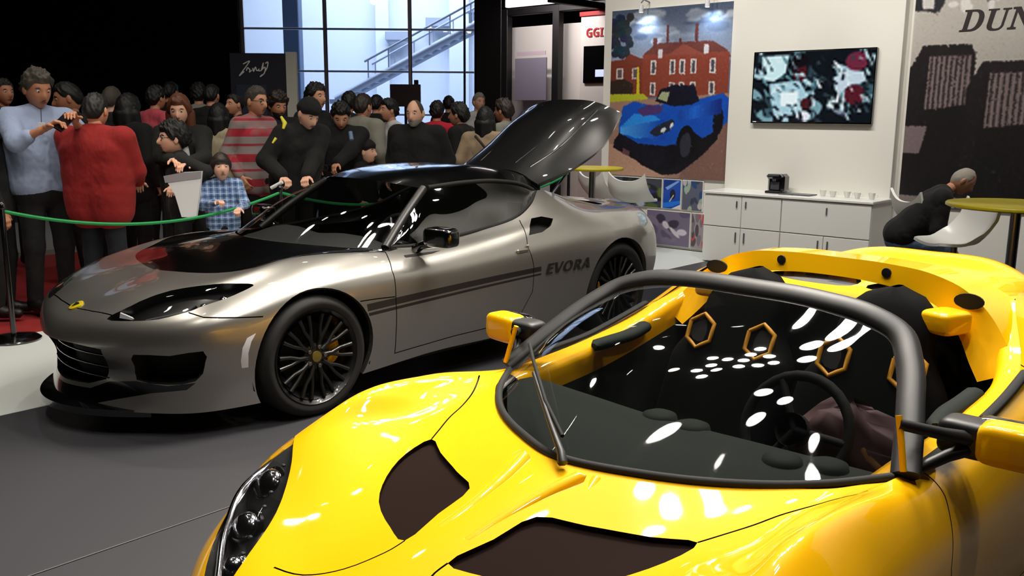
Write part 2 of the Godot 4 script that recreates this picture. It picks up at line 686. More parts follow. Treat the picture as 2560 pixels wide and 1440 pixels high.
# ------------------------------------------------------------------ the silver coupe
func build_silver() -> void:
	var car := thing("sports_coupe", "silver sports coupe with black roof and raised tailgate on the dark floor", "car")
	car_frame(car, -0.764, -6.127, 2.324)
	var st := [
		[2.27,.13,0, 2.225,.30,0, 2.29,.45,0, 2.25,.54,0, 2.14,.60,0, 1.62,.765,0, 1.12,.85,0],
		[2.20,.13,.30, 2.155,.30,.31, 2.22,.455,.33, 2.19,.55,.34, 2.09,.625,.30, 1.62,.765,.22, 1.10,.848,.18],
		[2.06,.13,.56, 2.03,.30,.585, 2.09,.47,.61, 2.07,.56,.61, 1.99,.645,.54, 1.60,.765,.38, 1.05,.845,.32],
		[1.90,.13,.72, 1.88,.30,.755, 1.91,.48,.79, 1.89,.575,.785, 1.83,.69,.66, 1.53,.772,.48, .97,.838,.44],
		[1.68,.13,.79, 1.68,.30,.845, 1.69,.49,.865, 1.66,.62,.845, 1.60,.757,.665, 1.40,.785,.53, .87,.826,.54],
		[1.29,.14,.82, 1.29,.32,.87, 1.29,.52,.895, 1.29,.69,.865, 1.27,.818,.655, 1.12,.82,.56, .76,.816,.61],
		[.90,.16,.82, .90,.34,.865, .90,.54,.885, .90,.70,.86, .90,.812,.72, .80,.818,.67, .64,.812,.66],
		[.45,.19,.83, .45,.34,.865, .45,.55,.88, .45,.70,.855, .45,.775,.78, .45,.80,.72, .45,.812,.69],
		[0,.19,.84, 0,.34,.87, 0,.56,.885, 0,.72,.86, 0,.80,.79, 0,.835,.72, 0,.85,.69],
		[-.45,.19,.85, -.45,.36,.88, -.45,.57,.905, -.45,.74,.89, -.47,.84,.83, -.47,.90,.75, -.48,.94,.70],
		[-.9,.18,.86, -.9,.36,.90, -.9,.58,.925, -.9,.76,.91, -.88,.87,.84, -.8,.97,.70, -.72,1.06,.58],
		[-1.29,.18,.87, -1.29,.36,.905, -1.29,.58,.925, -1.29,.77,.90, -1.27,.87,.80, -1.2,.93,.66, -1.15,.985,.53],
		[-1.66,.20,.82, -1.67,.36,.86, -1.68,.58,.88, -1.67,.77,.85, -1.64,.88,.74, -1.60,.90,.60, -1.55,.91,.50],
		[-1.86,.25,.70, -1.90,.38,.76, -1.92,.56,.78, -1.90,.75,.75, -1.84,.88,.66, -1.76,.905,.55, -1.66,.905,.44],
		[-1.95,.25,.40, -2.0,.38,.42, -2.02,.56,.43, -2.0,.75,.42, -1.93,.90,.38, -1.83,.91,.34, -1.74,.905,.28],
		[-1.98,.25,0, -2.03,.38,0, -2.05,.56,0, -2.03,.75,0, -1.96,.905,0, -1.86,.91,0, -1.78,.905,0]]
	var net := stations_to_net(st)
	var half := surface(net, 9, 9, true, true, Vector3(0.3, 0.3, 0))
	var c: Array
	var ol: PackedVector2Array
	# wheel arches
	for a in [[1.2875, .325, .365], [-1.2875, .343, .378]]:
		c = cut(half, "side", circle(Vector2(a[0], a[1]), a[2]), 2, 0.5)
		half = c[0]
		pair("arch_edge", rim(c[1], 0.03, "side", circle(Vector2(a[0], a[1]), a[2])), M.silver, car)
		arch_liner(car, a[0], a[1], a[2] + 0.012, 0.5, 0.84)
	# bonnet panel of black gloss between the wings
	ol = smooth_outline(P2([1.74,-.1, 1.735,0, 1.715,.17, 1.665,.36, 1.57,.51, 1.36,.61, 1.02,.675, .60,.70, .60,.2, .60,-.1]), 3)
	c = cut(half, "top", ol, 1, 0.7)
	half = c[0]
	put("scuttle_panel", both(c[1]), M.black_gloss, car)
	# headlamps
	var lamp := P2([2.15,.36, 2.045,.40, 1.875,.48, 1.735,.615, 1.64,.69, 1.575,.74, 1.60,.755, 1.735,.75, 1.855,.72, 1.91,.70, 2.015,.625, 2.095,.51])
	ol = smooth_outline(lamp, 3)
	c = cut(half, "top", ol, 1, 0.5)
	half = c[0]
	var lamp_piece: Dictionary = c[1]
	var lamp_rim := rim(lamp_piece, 0.05, "top", ol)
	# grille and side intakes
	ol = smooth_outline(P2([-.1,.455, .2,.455, .385,.445, .375,.385, .31,.27, .2,.235, -.1,.225]), 1)
	c = cut(half, "front", ol, 0, 1.5)
	half = c[0]
	put("grille_opening", both(join(sunk(c[1], 0.09), rim(c[1], 0.09, "front", ol))), M.black_matt, car)
	grille_bars(car)
	ol = smooth_outline(P2([.555,.435, .70,.435, .80,.455, .785,.38, .735,.295, .63,.275, .49,.29, .52,.37]), 2)
	c = cut(half, "front", ol, 0, 1.5)
	half = c[0]
	pair("air_intake", join(sunk(c[1], 0.10), rim(c[1], 0.10, "front", ol)), M.black_matt, car)
	# black sill under the intakes
	ol = P2([-.1,.205, .22,.215, .33,.262, .49,.283, .63,.268, .735,.287, .70,.250, .56,.228, .40,.185, .28,.15, .15,.135, -.1,.13])
	c = cut(half, "front", ol, 0, 1.5)
	half = c[0]
	put("lower_sill", both(c[1]), M.black_gloss, car)
	# vent behind the door window
	ol = P2([-.375,.812, -.43,.862, -.50,.905, -.59,.912, -.665,.895, -.60,.855, -.50,.823])
	c = cut(half, "side", ol, 2, 0.5)
	half = c[0]
	pair("side_vent", join(sunk(c[1], 0.07), rim(c[1], 0.07, "side", ol)), M.black_matt, car)
	# running light in front of the wheel
	ol = P2([1.645,.515, 1.69,.497, 1.715,.45, 1.722,.385, 1.715,.345, 1.685,.345, 1.688,.42, 1.672,.475])
	c = cut(half, "side", ol, 2, 0.5)
	half = c[0]
	pair("side_reflector", join(c[1], rim(c[1], 0.006, "side", ol)), M.reflector, car)
	# shut lines: narrow gaps with a dark bottom
	var gaps := soup()
	var lines := [["side", [.70,.83, .735,.78, .765,.72, .77,.55, .76,.35, .75,.235]], ["side", [.75,.238, .3,.262, -.25,.27]], ["side", [-.25,.27, -.36,.45, -.36,.62, -.325,.75, -.36,.83, -.40,.90]], ["side", [1.905,.632, 1.863,.612, 1.713,.598, 1.60,.59]], ["side", [1.02,.585, .90,.582, .775,.575]]]
	for l in lines:
		ol = strip(P2(l[1]), 0.006)
		c = cut(half, l[0], ol, 2, 0.5)
		half = c[0]
		join(gaps, sunk(c[1], 0.012))
		join(gaps, rim(c[1], 0.012, l[0], ol))
	ol = strip(P2([2.165,-.05, 2.165,.0, 2.15,.20, 2.125,.36]), 0.006)
	c = cut(half, "top", ol, 1, 0.5)
	half = c[0]
	join(gaps, sunk(c[1], 0.012))
	put("panel_gap", both(gaps), M.black_matt, car)
	# dark stripes along the door: film laid on the paint
	for q in [[.975,.562, -.43,.61, -.43,.578, .97,.522], [.965,.512, -.43,.566, -.43,.553, .96,.494]]:
		ol = P2(q)
		c = cut(half, "side", ol, 2, 0.5)
		half = c[0]
		pair("side_stripe", c[1], M.stripe, car)
	# bonnet skin as its own part, doors as their own parts
	ol = P2([.768,.85, .768,.55, .758,.35, .75,.237, .3,.262, -.25,.27, -.36,.45, -.36,.62, -.325,.75, -.36,.83, -.42,.95, 0.0,.99])
	c = cut(half, "side", ol, 2, 0.5)
	half = c[0]
	var door_l := put("door", left(c[1]), M.silver, car)
	var door_r := put("door", clone(c[1]), M.silver, car)
	for sd in [-1.0, 1.0]:
		put("door_handle", join(box(Vector3(-.27, .725, .884 * sd), Vector3(.10, .03, .018), .008), box(Vector3(-.318, .735, .885 * sd), Vector3(.012, .055, .02), .005)), M.silver, door_l if sd < 0 else door_r)
	put("body", both(half), M.silver, car)
	# lower lip
	var lip := []
	for q in [[2.33,0], [2.31,.15], [2.255,.29], [2.17,.42], [2.05,.55]]:
		lip.append(Vector3(q[0], .118, q[1]))
	var full := []
	for k in range(lip.size() - 1, 0, -1):
		full.append(Vector3(lip[k].x, lip[k].y, -lip[k].z))
	full.append_array(lip)
	var lp := soup()
	var dense := curve_through(full, 6)
	for k in dense.size() - 1:
		var a := dense[k]
		var b := dense[k + 1]
		var ia := Vector3(a.x - .20, a.y, a.z * .88)
		var ib := Vector3(b.x - .20, b.y, b.z * .88)
		var up := Vector3(0, .035, 0)
		quad(lp, a + up * .6, b + up * .6, ib + up * 2.0, ia + up * 2.0)
		quad(lp, a - up * .4, b - up * .4, b + up * .6, a + up * .6)
		quad(lp, a - up * .4, b - up * .4, ib - up * .4, ia - up * .4)
	put("front_splitter", lp, M.black_gloss, car)
	# headlamp bowl, lens, projectors
	pair("headlamp_bowl", join(sunk(lamp_piece, 0.05), lamp_rim), M.lamp_bowl, car)
	for sd in [-1.0, 1.0]:
		var g := put("headlamp_lens", clone(lamp_piece) if sd > 0 else left(lamp_piece), M.lamp_glass, car)
		for q in [[1.70, .665, .69, .03], [1.79, .64, .665, .026]]:
			put("projector", moved(lathe([Vector2(q[3], 0), Vector2(q[3], .02), Vector2(q[3] * .7, .032), Vector2(0, .036)], 20), Transform3D(Basis(Vector3(0, 0, 1), 0.0).rotated(Vector3(0, 0, 1), -0.9), Vector3(q[0], q[1] - .02, q[2] * sd))), M.chrome, g)
		put("indicator", moved(prism(P2([0,0, .09,.02, .085,.045]), -.01, .01), Transform3D(Basis(Vector3.UP, 0.6 * sd), Vector3(2.02, .565, .43 * sd))), M.white_plastic, g)
		put("daylight_strip", tube([Vector3(2.02, .575, .50 * sd), Vector3(1.93, .60, .58 * sd), Vector3(1.86, .622, .63 * sd), Vector3(1.83, .645, .645 * sd)], .008, 6), M.grey_plastic, g)
	# badge on the nose
	var bd := put("badge", moved(lathe([Vector2(.038, 0), Vector2(.038, .006), Vector2(.032, .008), Vector2(0, .009)], 28), Transform3D(Basis(Vector3(0, 0, 1), -0.42), Vector3(2.15, .596, 0))), M.badge_yellow, car)
	put("badge_emblem", moved(prism(P2([0.02,0, -.012,.02, -.018,0, -.012,-.02]), .0, .002), Transform3D(Basis(Vector3(0, 0, 1), -0.42) * Basis(Vector3(1, 0, 0), -PI / 2), Vector3(2.154, .605, 0))), M.badge_green, bd)
	# glass and roof
	var wsn := [
		[Vector3(1.10,.852,0), Vector3(1.08,.85,.2), Vector3(1.0,.844,.38), Vector3(.87,.83,.54), Vector3(.66,.817,.655)],
		[Vector3(.80,1.02,0), Vector3(.785,1.018,.2), Vector3(.72,1.01,.36), Vector3(.62,.995,.48), Vector3(.46,.975,.585)],
		[Vector3(.42,1.175,0), Vector3(.41,1.172,.18), Vector3(.375,1.163,.30), Vector3(.32,1.15,.40), Vector3(.23,1.125,.50)]]
	put("windscreen", both(surface(wsn, 8, 10, true, false, Vector3(0, .5, 0))), M.car_glass, car)
	var rfn := [
		[Vector3(.42,1.175,0), Vector3(.38,1.165,.27), Vector3(.23,1.125,.50)],
		[Vector3(.2,1.215,0), Vector3(.19,1.203,.3), Vector3(.12,1.145,.53)],
		[Vector3(-.1,1.24,0), Vector3(-.1,1.228,.31), Vector3(-.1,1.152,.548)],
		[Vector3(-.4,1.238,0), Vector3(-.4,1.225,.31), Vector3(-.4,1.145,.558)],
		[Vector3(-.7,1.205,0), Vector3(-.7,1.19,.31), Vector3(-.64,1.10,.565)],
		[Vector3(-.88,1.175,0), Vector3(-.88,1.16,.30), Vector3(-.80,1.045,.55)]]
	put("roof", both(surface(rfn, 10, 8, true, false, Vector3(0, .5, 0))), M.black_gloss, car)
	var belt := [Vector3(.64,.815,.66), Vector3(.45,.812,.69), Vector3(.2,.832,.69), Vector3(-.1,.862,.69), Vector3(-.4,.915,.70), Vector3(-.6,1.0,.65), Vector3(-.72,1.06,.58)]
	var rail := [Vector3(.63,.825,.655), Vector3(.43,.985,.60), Vector3(.20,1.13,.515), Vector3(-.1,1.15,.548), Vector3(-.4,1.143,.558), Vector3(-.62,1.105,.565), Vector3(-.71,1.068,.57)]
	var midw := []
	for k in belt.size():
		midw.append((belt[k] + rail[k]) * 0.5 + Vector3(0, 0, .018))
	put("side_window", left(surface([belt, midw, rail], 6, 8, false, false, Vector3(0, .8, 0))), M.side_glass, car)
	put("side_window", surface([belt, midw, rail], 6, 8, false, false, Vector3(0, .8, 0)), M.side_glass, car)
	pair("window_trim", join(tube(Array(curve_through(belt, 6)), .014, 6), tube(Array(curve_through(rail.slice(2), 6)), .016, 6)), M.black_matt, car)
	pair("windscreen_pillar", tube(Array(curve_through([Vector3(.66,.815,.66), Vector3(.46,.972,.59), Vector3(.23,1.125,.505)], 8)), .026, 8, true, Vector3(0, 0, 1), 1.1), M.pillar, car)
	# tailgate, raised
	var tgn := [
		[Vector3(-.86,1.185,0), Vector3(-.86,1.17,.3), Vector3(-.84,1.10,.5)],
		[Vector3(-1.2,1.385,0), Vector3(-1.2,1.35,.32), Vector3(-1.2,1.21,.54)],
		[Vector3(-1.5,1.575,0), Vector3(-1.5,1.54,.33), Vector3(-1.52,1.37,.56)],
		[Vector3(-1.76,1.70,0), Vector3(-1.76,1.675,.3), Vector3(-1.77,1.60,.52)]]
	var tg := surface(tgn, 10, 10, true, false, Vector3(-1.2, .5, 0))
	var tail := put("tailgate", both(join(join(clone(tg), walls(tg, .03)), sunk(tg, .03))), M.carbon, car)
	# raised ribs on the tailgate skin
	for q in [.20, .36]:
		pair("tailgate_rib", tube(Array(curve_through([Vector3(-.95,1.235 - q * q * .25,q * .9), Vector3(-1.2,1.382 - q * q * .45,q), Vector3(-1.5,1.572 - q * q * .5,q * 1.02), Vector3(-1.68,1.66 - q * q * .35,q)], 6)), .012, 6), M.carbon, tail)
	for sd in [-1.0, 1.0]:
		put("gas_strut", tube([Vector3(-1.0, .98, .46 * sd), Vector3(-1.42, 1.36, .47 * sd)], .010, 8), M.steel, car)
	# engine bay under it
	var bay := soup()
	var rim := []
	for k in range(10, 16):
		rim.append(Vector3(st[k][18], st[k][19], st[k][20]))
	rim.insert(0, Vector3(-.86, 1.0, .5))
	for k in rim.size() - 1:
		var a: Vector3 = rim[k]
		var b: Vector3 = rim[k + 1]
		quad(bay, a, b, Vector3(b.x + .03, .74, b.z * .9), Vector3(a.x - .03, .74, a.z * .9))
		quad(bay, Vector3(a.x - .03, .74, a.z * .9), Vector3(b.x + .03, .74, b.z * .9), Vector3(b.x + .03, .74, 0), Vector3(a.x - .03, .74, 0))
	quad(bay, Vector3(-.86, .74, 0), Vector3(-.86, .74, .55), Vector3(-.86, 1.10, .50), Vector3(-.86, 1.16, 0))
	put("engine_bay", both(bay), M.black_matt, car)
	put("engine_cover", box(Vector3(-1.25, .82, 0), Vector3(.5, .12, .6), .03), M.carbon, car)
	# cabin
	put("dashboard", both(surface([[Vector3(1.06,.80,0), Vector3(1.0,.80,.35), Vector3(.80,.79,.60)], [Vector3(.62,.83,0), Vector3(.60,.85,.35), Vector3(.55,.80,.62)], [Vector3(.45,.72,0), Vector3(.44,.74,.35), Vector3(.42,.70,.63)], [Vector3(.50,.45,0), Vector3(.50,.45,.35), Vector3(.5,.45,.63)]], 6, 6, true, false, Vector3(.7, .3, 0))), M.dash, car)
	var sw := put("steering_wheel", moved(torus(.17, .016, 28, 8), Transform3D(Basis(Vector3(0, 0, 1), 0.45 + PI / 2), Vector3(.36, .80, -.36))), M.dash, car)
	put("steering_hub", moved(lathe([Vector2(.06, -.02), Vector2(.06, .01), Vector2(.04, .025), Vector2(0, .03)], 16), Transform3D(Basis(Vector3(0, 0, 1), 0.45 + PI / 2), Vector3(.37, .80, -.36))), M.dash, sw)
	for k in 3:
		put("steering_spoke", moved(tube([Vector3(0, 0, 0), Vector3(cos(TAU * k / 3 + .5), 0, sin(TAU * k / 3 + .5)) * .165], .012, 6), Transform3D(Basis(Vector3(0, 0, 1), 0.45 + PI / 2), Vector3(.365, .80, -.36))), M.steel, sw)
	for sd in [-1.0, 1.0]:
		put("seat", join(seat_back(Vector3(-.25, .35, .36 * sd), .46, .72, .30), box(Vector3(.05, .36, .36 * sd), Vector3(.5, .14, .46), .05)), M.dash, car)
	put("cabin_floor", join(box(Vector3(0, .25, 0), Vector3(1.6, .04, 1.5), 0), box(Vector3(-.55, .62, 0), Vector3(.04, .75, 1.25), 0)), M.black_matt, car)
	for sd in [-1.0, 1.0]:
		put("door_lining", box(Vector3(.15, .55, .77 * sd), Vector3(.95, .46, .04), .01), M.black_matt, car)
	# mirrors
	for sd in [-1.0, 1.0]:
		var mr := put("door_mirror", moved(shell_box(Vector3(.12, .115, .21)), Transform3D(Basis(Vector3.UP, -0.15 * sd), Vector3(.47, .885, .93 * sd))), M.black_gloss, car)
		put("mirror_stalk", tube([Vector3(.50, .80, .74 * sd), Vector3(.50, .83, .80 * sd), Vector3(.48, .85, .88 * sd)], [.03, .026, .03], 8), M.black_gloss, mr)
	# wheels
	for sd in [-1.0, 1.0]:
		wheel_parts(car, Vector3(1.2875, .325, .765 * sd), sd, .325, .22, .25, M.rim_black, M.caliper_yellow, 10, PI)
		wheel_parts(car, Vector3(-1.2875, .343, .765 * sd), sd, .343, .28, .26, M.rim_black, M.caliper_yellow, 10, 0.0)
	# underside, so that nothing shines through below
	put("underbody", join(box(Vector3(0, .17, 0), Vector3(1.7, .06, 1.5), .02), box(Vector3(1.6, .17, 0), Vector3(.9, .06, 1.0), .02)), M.black_matt, car)
	# tail lamps and number
	for sd in [-1.0, 1.0]:
		put("tail_lamp", moved(lathe([Vector2(.07, -.01), Vector2(.07, .01), Vector2(.05, .018), Vector2(0, .02)], 24), Transform3D(Basis(Vector3(0, 0, 1), PI / 2), Vector3(-1.985, .68, .52 * sd))), M.tail_red, car)
	# lettering behind the door
	var tm := letters("EVORA", 0.085, 0.003)
	var o := put_mesh("side_lettering", tm, M.stripe, car)
	o.transform = Transform3D(Basis(Vector3(-1.2, .0, -.055), Vector3(-.3, .85, -.012), Vector3(0, 0, -1)), Vector3(-.69, .585, -.921))

func grille_bars(car: Node3D) -> void:
	for y in [.28, .335, .39]:
		var pts := []
		for k in 9:
			var z := lerpf(-.33, .33, k / 8.0)
			pts.append(Vector3(2.20 - z * z * .5, y, z))
		put("grille_bar", tube(pts, .006, 5), M.black_gloss, car)

func letters(text: String, size: float, depth: float) -> TextMesh:
	var tm := TextMesh.new()
	var f := SystemFont.new()
	f.font_names = PackedStringArray(["Droid Sans"])
	f.font_weight = 700
	tm.font = f
	tm.text = text
	tm.font_size = 64
	tm.pixel_size = size / 64.0 * 1.35
	tm.depth = depth
	return tm

func torus(r: float, t: float, seg: int, sides: int) -> Dictionary:
	var s := soup()
	for i in seg:
		for k in sides:
			var idx := []
			for c in [[i, k], [i + 1, k], [i + 1, k + 1], [i, k + 1]]:
				var a: float = TAU * c[0] / seg
				var b: float = TAU * c[1] / sides
				var d := Vector3(cos(a), 0, sin(a))
				idx.append([d * (r + t * cos(b)) + Vector3.UP * t * sin(b), d * cos(b) + Vector3.UP * sin(b)])
			for q in [0, 1, 2, 0, 2, 3]:
				s.v.append(idx[q][0])
				s.n.append(idx[q][1])
	return s

# rounded, slightly tapering shell for mirrors
func shell_box(size: Vector3) -> Dictionary:
	var s := soup()
	var g := []
	var nu := 24
	var nv := 14
	for j in nu + 1:
		var col := []
		for i in nv + 1:
			var a := TAU * j / nu
			var b := PI * i / nv - PI / 2
			var d := Vector3(cos(b) * cos(a), sin(b), cos(b) * sin(a))
			var e := 0.45
			var q := Vector3(signf(d.x) * pow(absf(d.x), e), signf(d.y) * pow(absf(d.y), e), signf(d.z) * pow(absf(d.z), e))
			col.append(q * size / 2.0)
		g.append(col)
	return grid_soup(g, false, false, Vector3.ZERO)

func seat_back(at: Vector3, w: float, h: float, lean: float) -> Dictionary:
	# x forward; a padded bucket back with a rounded head part
	var s := soup()
	var g := []
	for j in 25:
		var a := TAU * j / 24
		var col := []
		for i in 27:
			var t := i / 26.0
			var hw := w / 2 * lerpf(1.0, .64, smoothstep(.52, .76, t))
			var th := .07
			if t > .80:
				var e := sqrt(maxf(0.004, 1.0 - pow((t - .80) / .2005, 2.0)))
				hw *= e
				th *= lerpf(.4, 1.0, e)
			var cx := signf(cos(a)) * pow(absf(cos(a)), .6)
			var cz := signf(sin(a)) * pow(absf(sin(a)), .6)
			col.append(at + Vector3(-lean * t + cx * th, h * t, cz * hw))
		g.append(col)
	return grid_soup(g, false, false, at + Vector3(-lean / 2, h / 2, 0))

# ------------------------------------------------------------------ the yellow roadster
func build_yellow() -> void:
	var car := thing("roadster", "yellow open roadster with black windscreen frame in the foreground", "car")
	car_frame(car, 0.785, -2.879, 2.351)
	var st := [
		[1.86,.12,0, 1.88,.28,0, 1.86,.42,0, 1.78,.50,0, 1.55,.575,0, 1.2,.652,0, .935,.706,0],
		[1.82,.12,.28, 1.83,.28,.30, 1.81,.42,.30, 1.73,.50,.30, 1.52,.555,.26, 1.15,.637,.22, .87,.702,.20],
		[1.70,.12,.52, 1.71,.28,.56, 1.68,.42,.57, 1.60,.51,.56, 1.40,.585,.46, 1.06,.642,.38, .77,.702,.38],
		[1.55,.12,.68, 1.56,.28,.74, 1.52,.42,.76, 1.44,.54,.72, 1.30,.645,.62, .97,.658,.5, .68,.703,.50],
		[1.45,.12,.74, 1.46,.28,.80, 1.42,.43,.815, 1.36,.57,.78, 1.24,.675,.68, .92,.678,.58, .6,.704,.58],
		[1.15,.13,.78, 1.15,.30,.83, 1.14,.47,.845, 1.12,.62,.81, 1.08,.74,.71, .86,.71,.625, .54,.708,.62],
		[.78,.14,.74, .78,.30,.80, .78,.47,.82, .78,.62,.79, .80,.75,.71, .68,.725,.655, .48,.71,.66],
		[.40,.16,.74, .40,.3,.78, .40,.46,.795, .40,.60,.775, .40,.69,.725, .38,.71,.69, .36,.72,.665],
		[0,.16,.75, 0,.3,.78, 0,.46,.80, 0,.62,.785, 0,.71,.745, 0,.735,.715, 0,.745,.685],
		[-.4,.16,.77, -.4,.32,.80, -.4,.50,.82, -.4,.66,.81, -.4,.76,.775, -.4,.80,.735, -.38,.815,.69],
		[-.75,.16,.80, -.75,.34,.84, -.75,.54,.855, -.75,.70,.84, -.75,.81,.80, -.74,.90,.72, -.70,.98,.57],
		[-1.15,.16,.82, -1.15,.34,.855, -1.15,.55,.865, -1.15,.72,.84, -1.15,.83,.78, -1.12,.90,.68, -1.05,.96,.52],
		[-1.5,.2,.78, -1.5,.36,.81, -1.5,.55,.82, -1.5,.72,.80, -1.48,.83,.74, -1.45,.885,.64, -1.4,.92,.48],
		[-1.72,.24,.64, -1.76,.38,.68, -1.78,.55,.69, -1.77,.72,.67, -1.74,.84,.62, -1.68,.885,.54, -1.6,.90,.42],
		[-1.82,.24,.36, -1.86,.38,.38, -1.88,.55,.38, -1.87,.74,.37, -1.83,.87,.34, -1.76,.895,.3, -1.68,.905,.25],
		[-1.85,.24,0, -1.89,.38,0, -1.91,.55,0, -1.9,.75,0, -1.86,.88,0, -1.79,.905,0, -1.7,.91,0]]
	var net := stations_to_net(st)
	var half := surface(net, 11, 11, true, true, Vector3(0.3, 0.3, 0))
	var c: Array
	var ol: PackedVector2Array
	for a in [[1.15, .305, .335], [-1.15, .32, .36]]:
		c = cut(half, "side", circle(Vector2(a[0], a[1]), a[2]), 2, 0.5)
		half = c[0]
		pair("arch_edge", rim(c[1], 0.03, "side", circle(Vector2(a[0], a[1]), a[2])), M.yellow, car)
		arch_liner(car, a[0], a[1], a[2] + 0.004, 0.60, 0.755)
	# radiator outlets in the bonnet
	var outlet := smooth_outline(P2([.985,.452, 1.03,.36, 1.09,.225, 1.145,.115, 1.265,.095, 1.385,.075, 1.355,.17, 1.29,.30, 1.20,.385, 1.09,.44]), 3)
	ol = outlet
	c = cut(half, "top", ol, 1, 0.5)
	half = c[0]
	pair("bonnet_outlet", join(sunk(c[1], 0.014), rim(c[1], 0.014, "top", ol)), M.mesh_black, car)
	# headlamps
	ol = smooth_outline(P2([1.225,.80, 1.30,.685, 1.36,.605, 1.47,.495, 1.60,.40, 1.70,.335, 1.735,.36, 1.69,.46, 1.60,.585, 1.50,.70, 1.40,.775, 1.30,.815]), 3)
	c = cut(half, "top", ol, 1, 0.36)
	half = c[0]
	var lamp: Dictionary = c[1]
	pair("headlamp_bowl", join(sunk(lamp, 0.06), rim(lamp, 0.06, "top", ol)), M.lamp_bowl, car)
	for sd in [-1.0, 1.0]:
		var g := put("headlamp_lens", clone(lamp) if sd > 0 else left(lamp), M.lamp_clear, car)
		for q in [[1.37, .565, .70, .05], [1.50, .515, .60, .045], [1.60, .485, .48, .03]]:
			put("projector", moved(lathe([Vector2(q[3] * 1.25, -.01), Vector2(q[3] * 1.2, .0), Vector2(q[3], .004), Vector2(q[3], .012), Vector2(q[3] * .7, .026), Vector2(0, .032)], 22), Transform3D(Basis(Vector3(0, 0, 1), -0.95), Vector3(q[0], q[1] - .02, q[2] * sd))), M.chrome, g)
		put("lamp_bezel", tube(Array(curve_through([Vector3(1.27, .60, .77 * sd), Vector3(1.42, .545, .745 * sd), Vector3(1.54, .50, .63 * sd), Vector3(1.66, .465, .45 * sd)], 6)), .012, 6), M.chrome, g)
		for k in 7:
			put("daylight_diode", shifted(box(Vector3.ZERO, Vector3(.010, .008, .010), .002), Vector3(1.345 + k * .042, .612 - k * .0155, (.662 - k * .037) * sd)), M.grey_plastic, g)
	# shut lines
	var gaps := soup()
	for l in [["top", [.60,.66, .68,.60, .776,.548, .86,.515, .93,.48, .985,.452]], ["top", [1.385,.075, 1.44,.08, 1.52,.12, 1.58,.2, 1.60,.29]]]:
		ol = strip(smooth_line(P2(l[1])), 0.005)
		c = cut(half, l[0], ol, 1, 0.5)
		half = c[0]
		join(gaps, sunk(c[1], 0.01))
		join(gaps, rim(c[1], 0.01, l[0], ol))
	for l in [["side", [.36,.74, .35,.66, .39,.50, .36,.30, .30,.19]], ["side", [.30,.19, -.2,.19, -.42,.22]], ["side", [-.42,.22, -.50,.45, -.50,.62, -.44,.76, -.42,.84]]]:
		ol = strip(P2(l[1]), 0.005)
		c = cut(half, l[0], ol, 2, 0.5)
		half = c[0]
		join(gaps, sunk(c[1], 0.01))
		join(gaps, rim(c[1], 0.01, l[0], ol))
	pair("panel_gap", gaps, M.black_matt, car)
	# intake in the flank behind the door
	ol = smooth_outline(P2([-.53,.62, -.58,.42, -.70,.38, -.72,.55, -.66,.68]), 3)
	c = cut(half, "side", ol, 2, 0.5)
	half = c[0]
	pair("side_intake", join(sunk(c[1], 0.08), rim(c[1], 0.08, "side", ol)), M.black_matt, car)
	# doors
	ol = P2([.36,.76, .35,.66, .39,.50, .36,.30, .30,.19, -.2,.19, -.42,.22, -.50,.45, -.50,.62, -.44,.76, -.42,.86])
	c = cut(half, "side", ol, 2, 0.5)
	half = c[0]
	var doors := pair("door", c[1], M.yellow, car)
	# strakes beside the centre ridge of the bonnet
	pair("bonnet_ridge", tube(Array(curve_through([Vector3(1.32,.607,.045), Vector3(1.20,.634,.05), Vector3(1.06,.668,.07), Vector3(.95,.694,.10)], 6)), [.004] + filled(.020, 17) + [.004], 12), M.yellow, car)
	pair("bonnet_crease", tube(Array(curve_through([Vector3(1.10,.622,.19), Vector3(1.02,.652,.15), Vector3(.92,.688,.12)], 6)), [.003] + filled(.019, 11) + [.003], 12), M.yellow, car)
	put("body", both(half), M.yellow, car)
	# wings of the front lip
	put("front_lip", tube(Array(curve_through([Vector3(1.46,.11,-.80), Vector3(1.70,.11,-.58), Vector3(1.84,.11,-.30), Vector3(1.88,.11,0), Vector3(1.84,.11,.30), Vector3(1.70,.11,.58), Vector3(1.46,.11,.80)], 6)), .03, 8, true, Vector3.UP, .4), M.black_gloss, car)
	ol = P2([-.05,.40, .28,.395, .33,.30, .28,.20, -.05,.19])
	c = cut(half, "front", ol, 0, 1.5)
	put("front_grille", both(shifted(c[1], Vector3(.004, 0, 0))), M.mesh_black, car)
	# windscreen and its frame
	var base := [Vector3(.935,.709,0), Vector3(.87,.706,.2), Vector3(.77,.706,.38), Vector3(.60,.708,.56), Vector3(.46,.715,.66)]
	var mid := [Vector3(.55,.905,0), Vector3(.52,.90,.23), Vector3(.44,.885,.42), Vector3(.34,.86,.545), Vector3(.265,.845,.60)]
	var top := [Vector3(.07,1.035,0), Vector3(.066,1.027,.25), Vector3(.062,1.0,.42), Vector3(.068,.985,.47), Vector3(.085,.96,.52)]
	put("windscreen", both(surface([base, mid, top], 8, 12, true, false, Vector3(0, .5, 0))), M.screen_glass, car)
	var frame := [Vector3(.055,1.045,0), Vector3(.05,1.038,.25), Vector3(.05,1.018,.40), Vector3(.07,.985,.495), Vector3(.15,.928,.56), Vector3(.29,.833,.625), Vector3(.445,.722,.685)]
	var fr := []
	for k in range(frame.size() - 1, 0, -1):
		fr.append(frame[k] * Vector3(1, 1, -1))
	fr.append_array(frame)
	put("windscreen_frame", tube(Array(curve_through(fr, 8)), .036, 12, true, Vector3(-.5, -.8, 0), .55), M.frame_black, car)
	put("screen_border", both(tube(Array(curve_through(base, 8, true)), .012, 6)), M.black_matt, car)
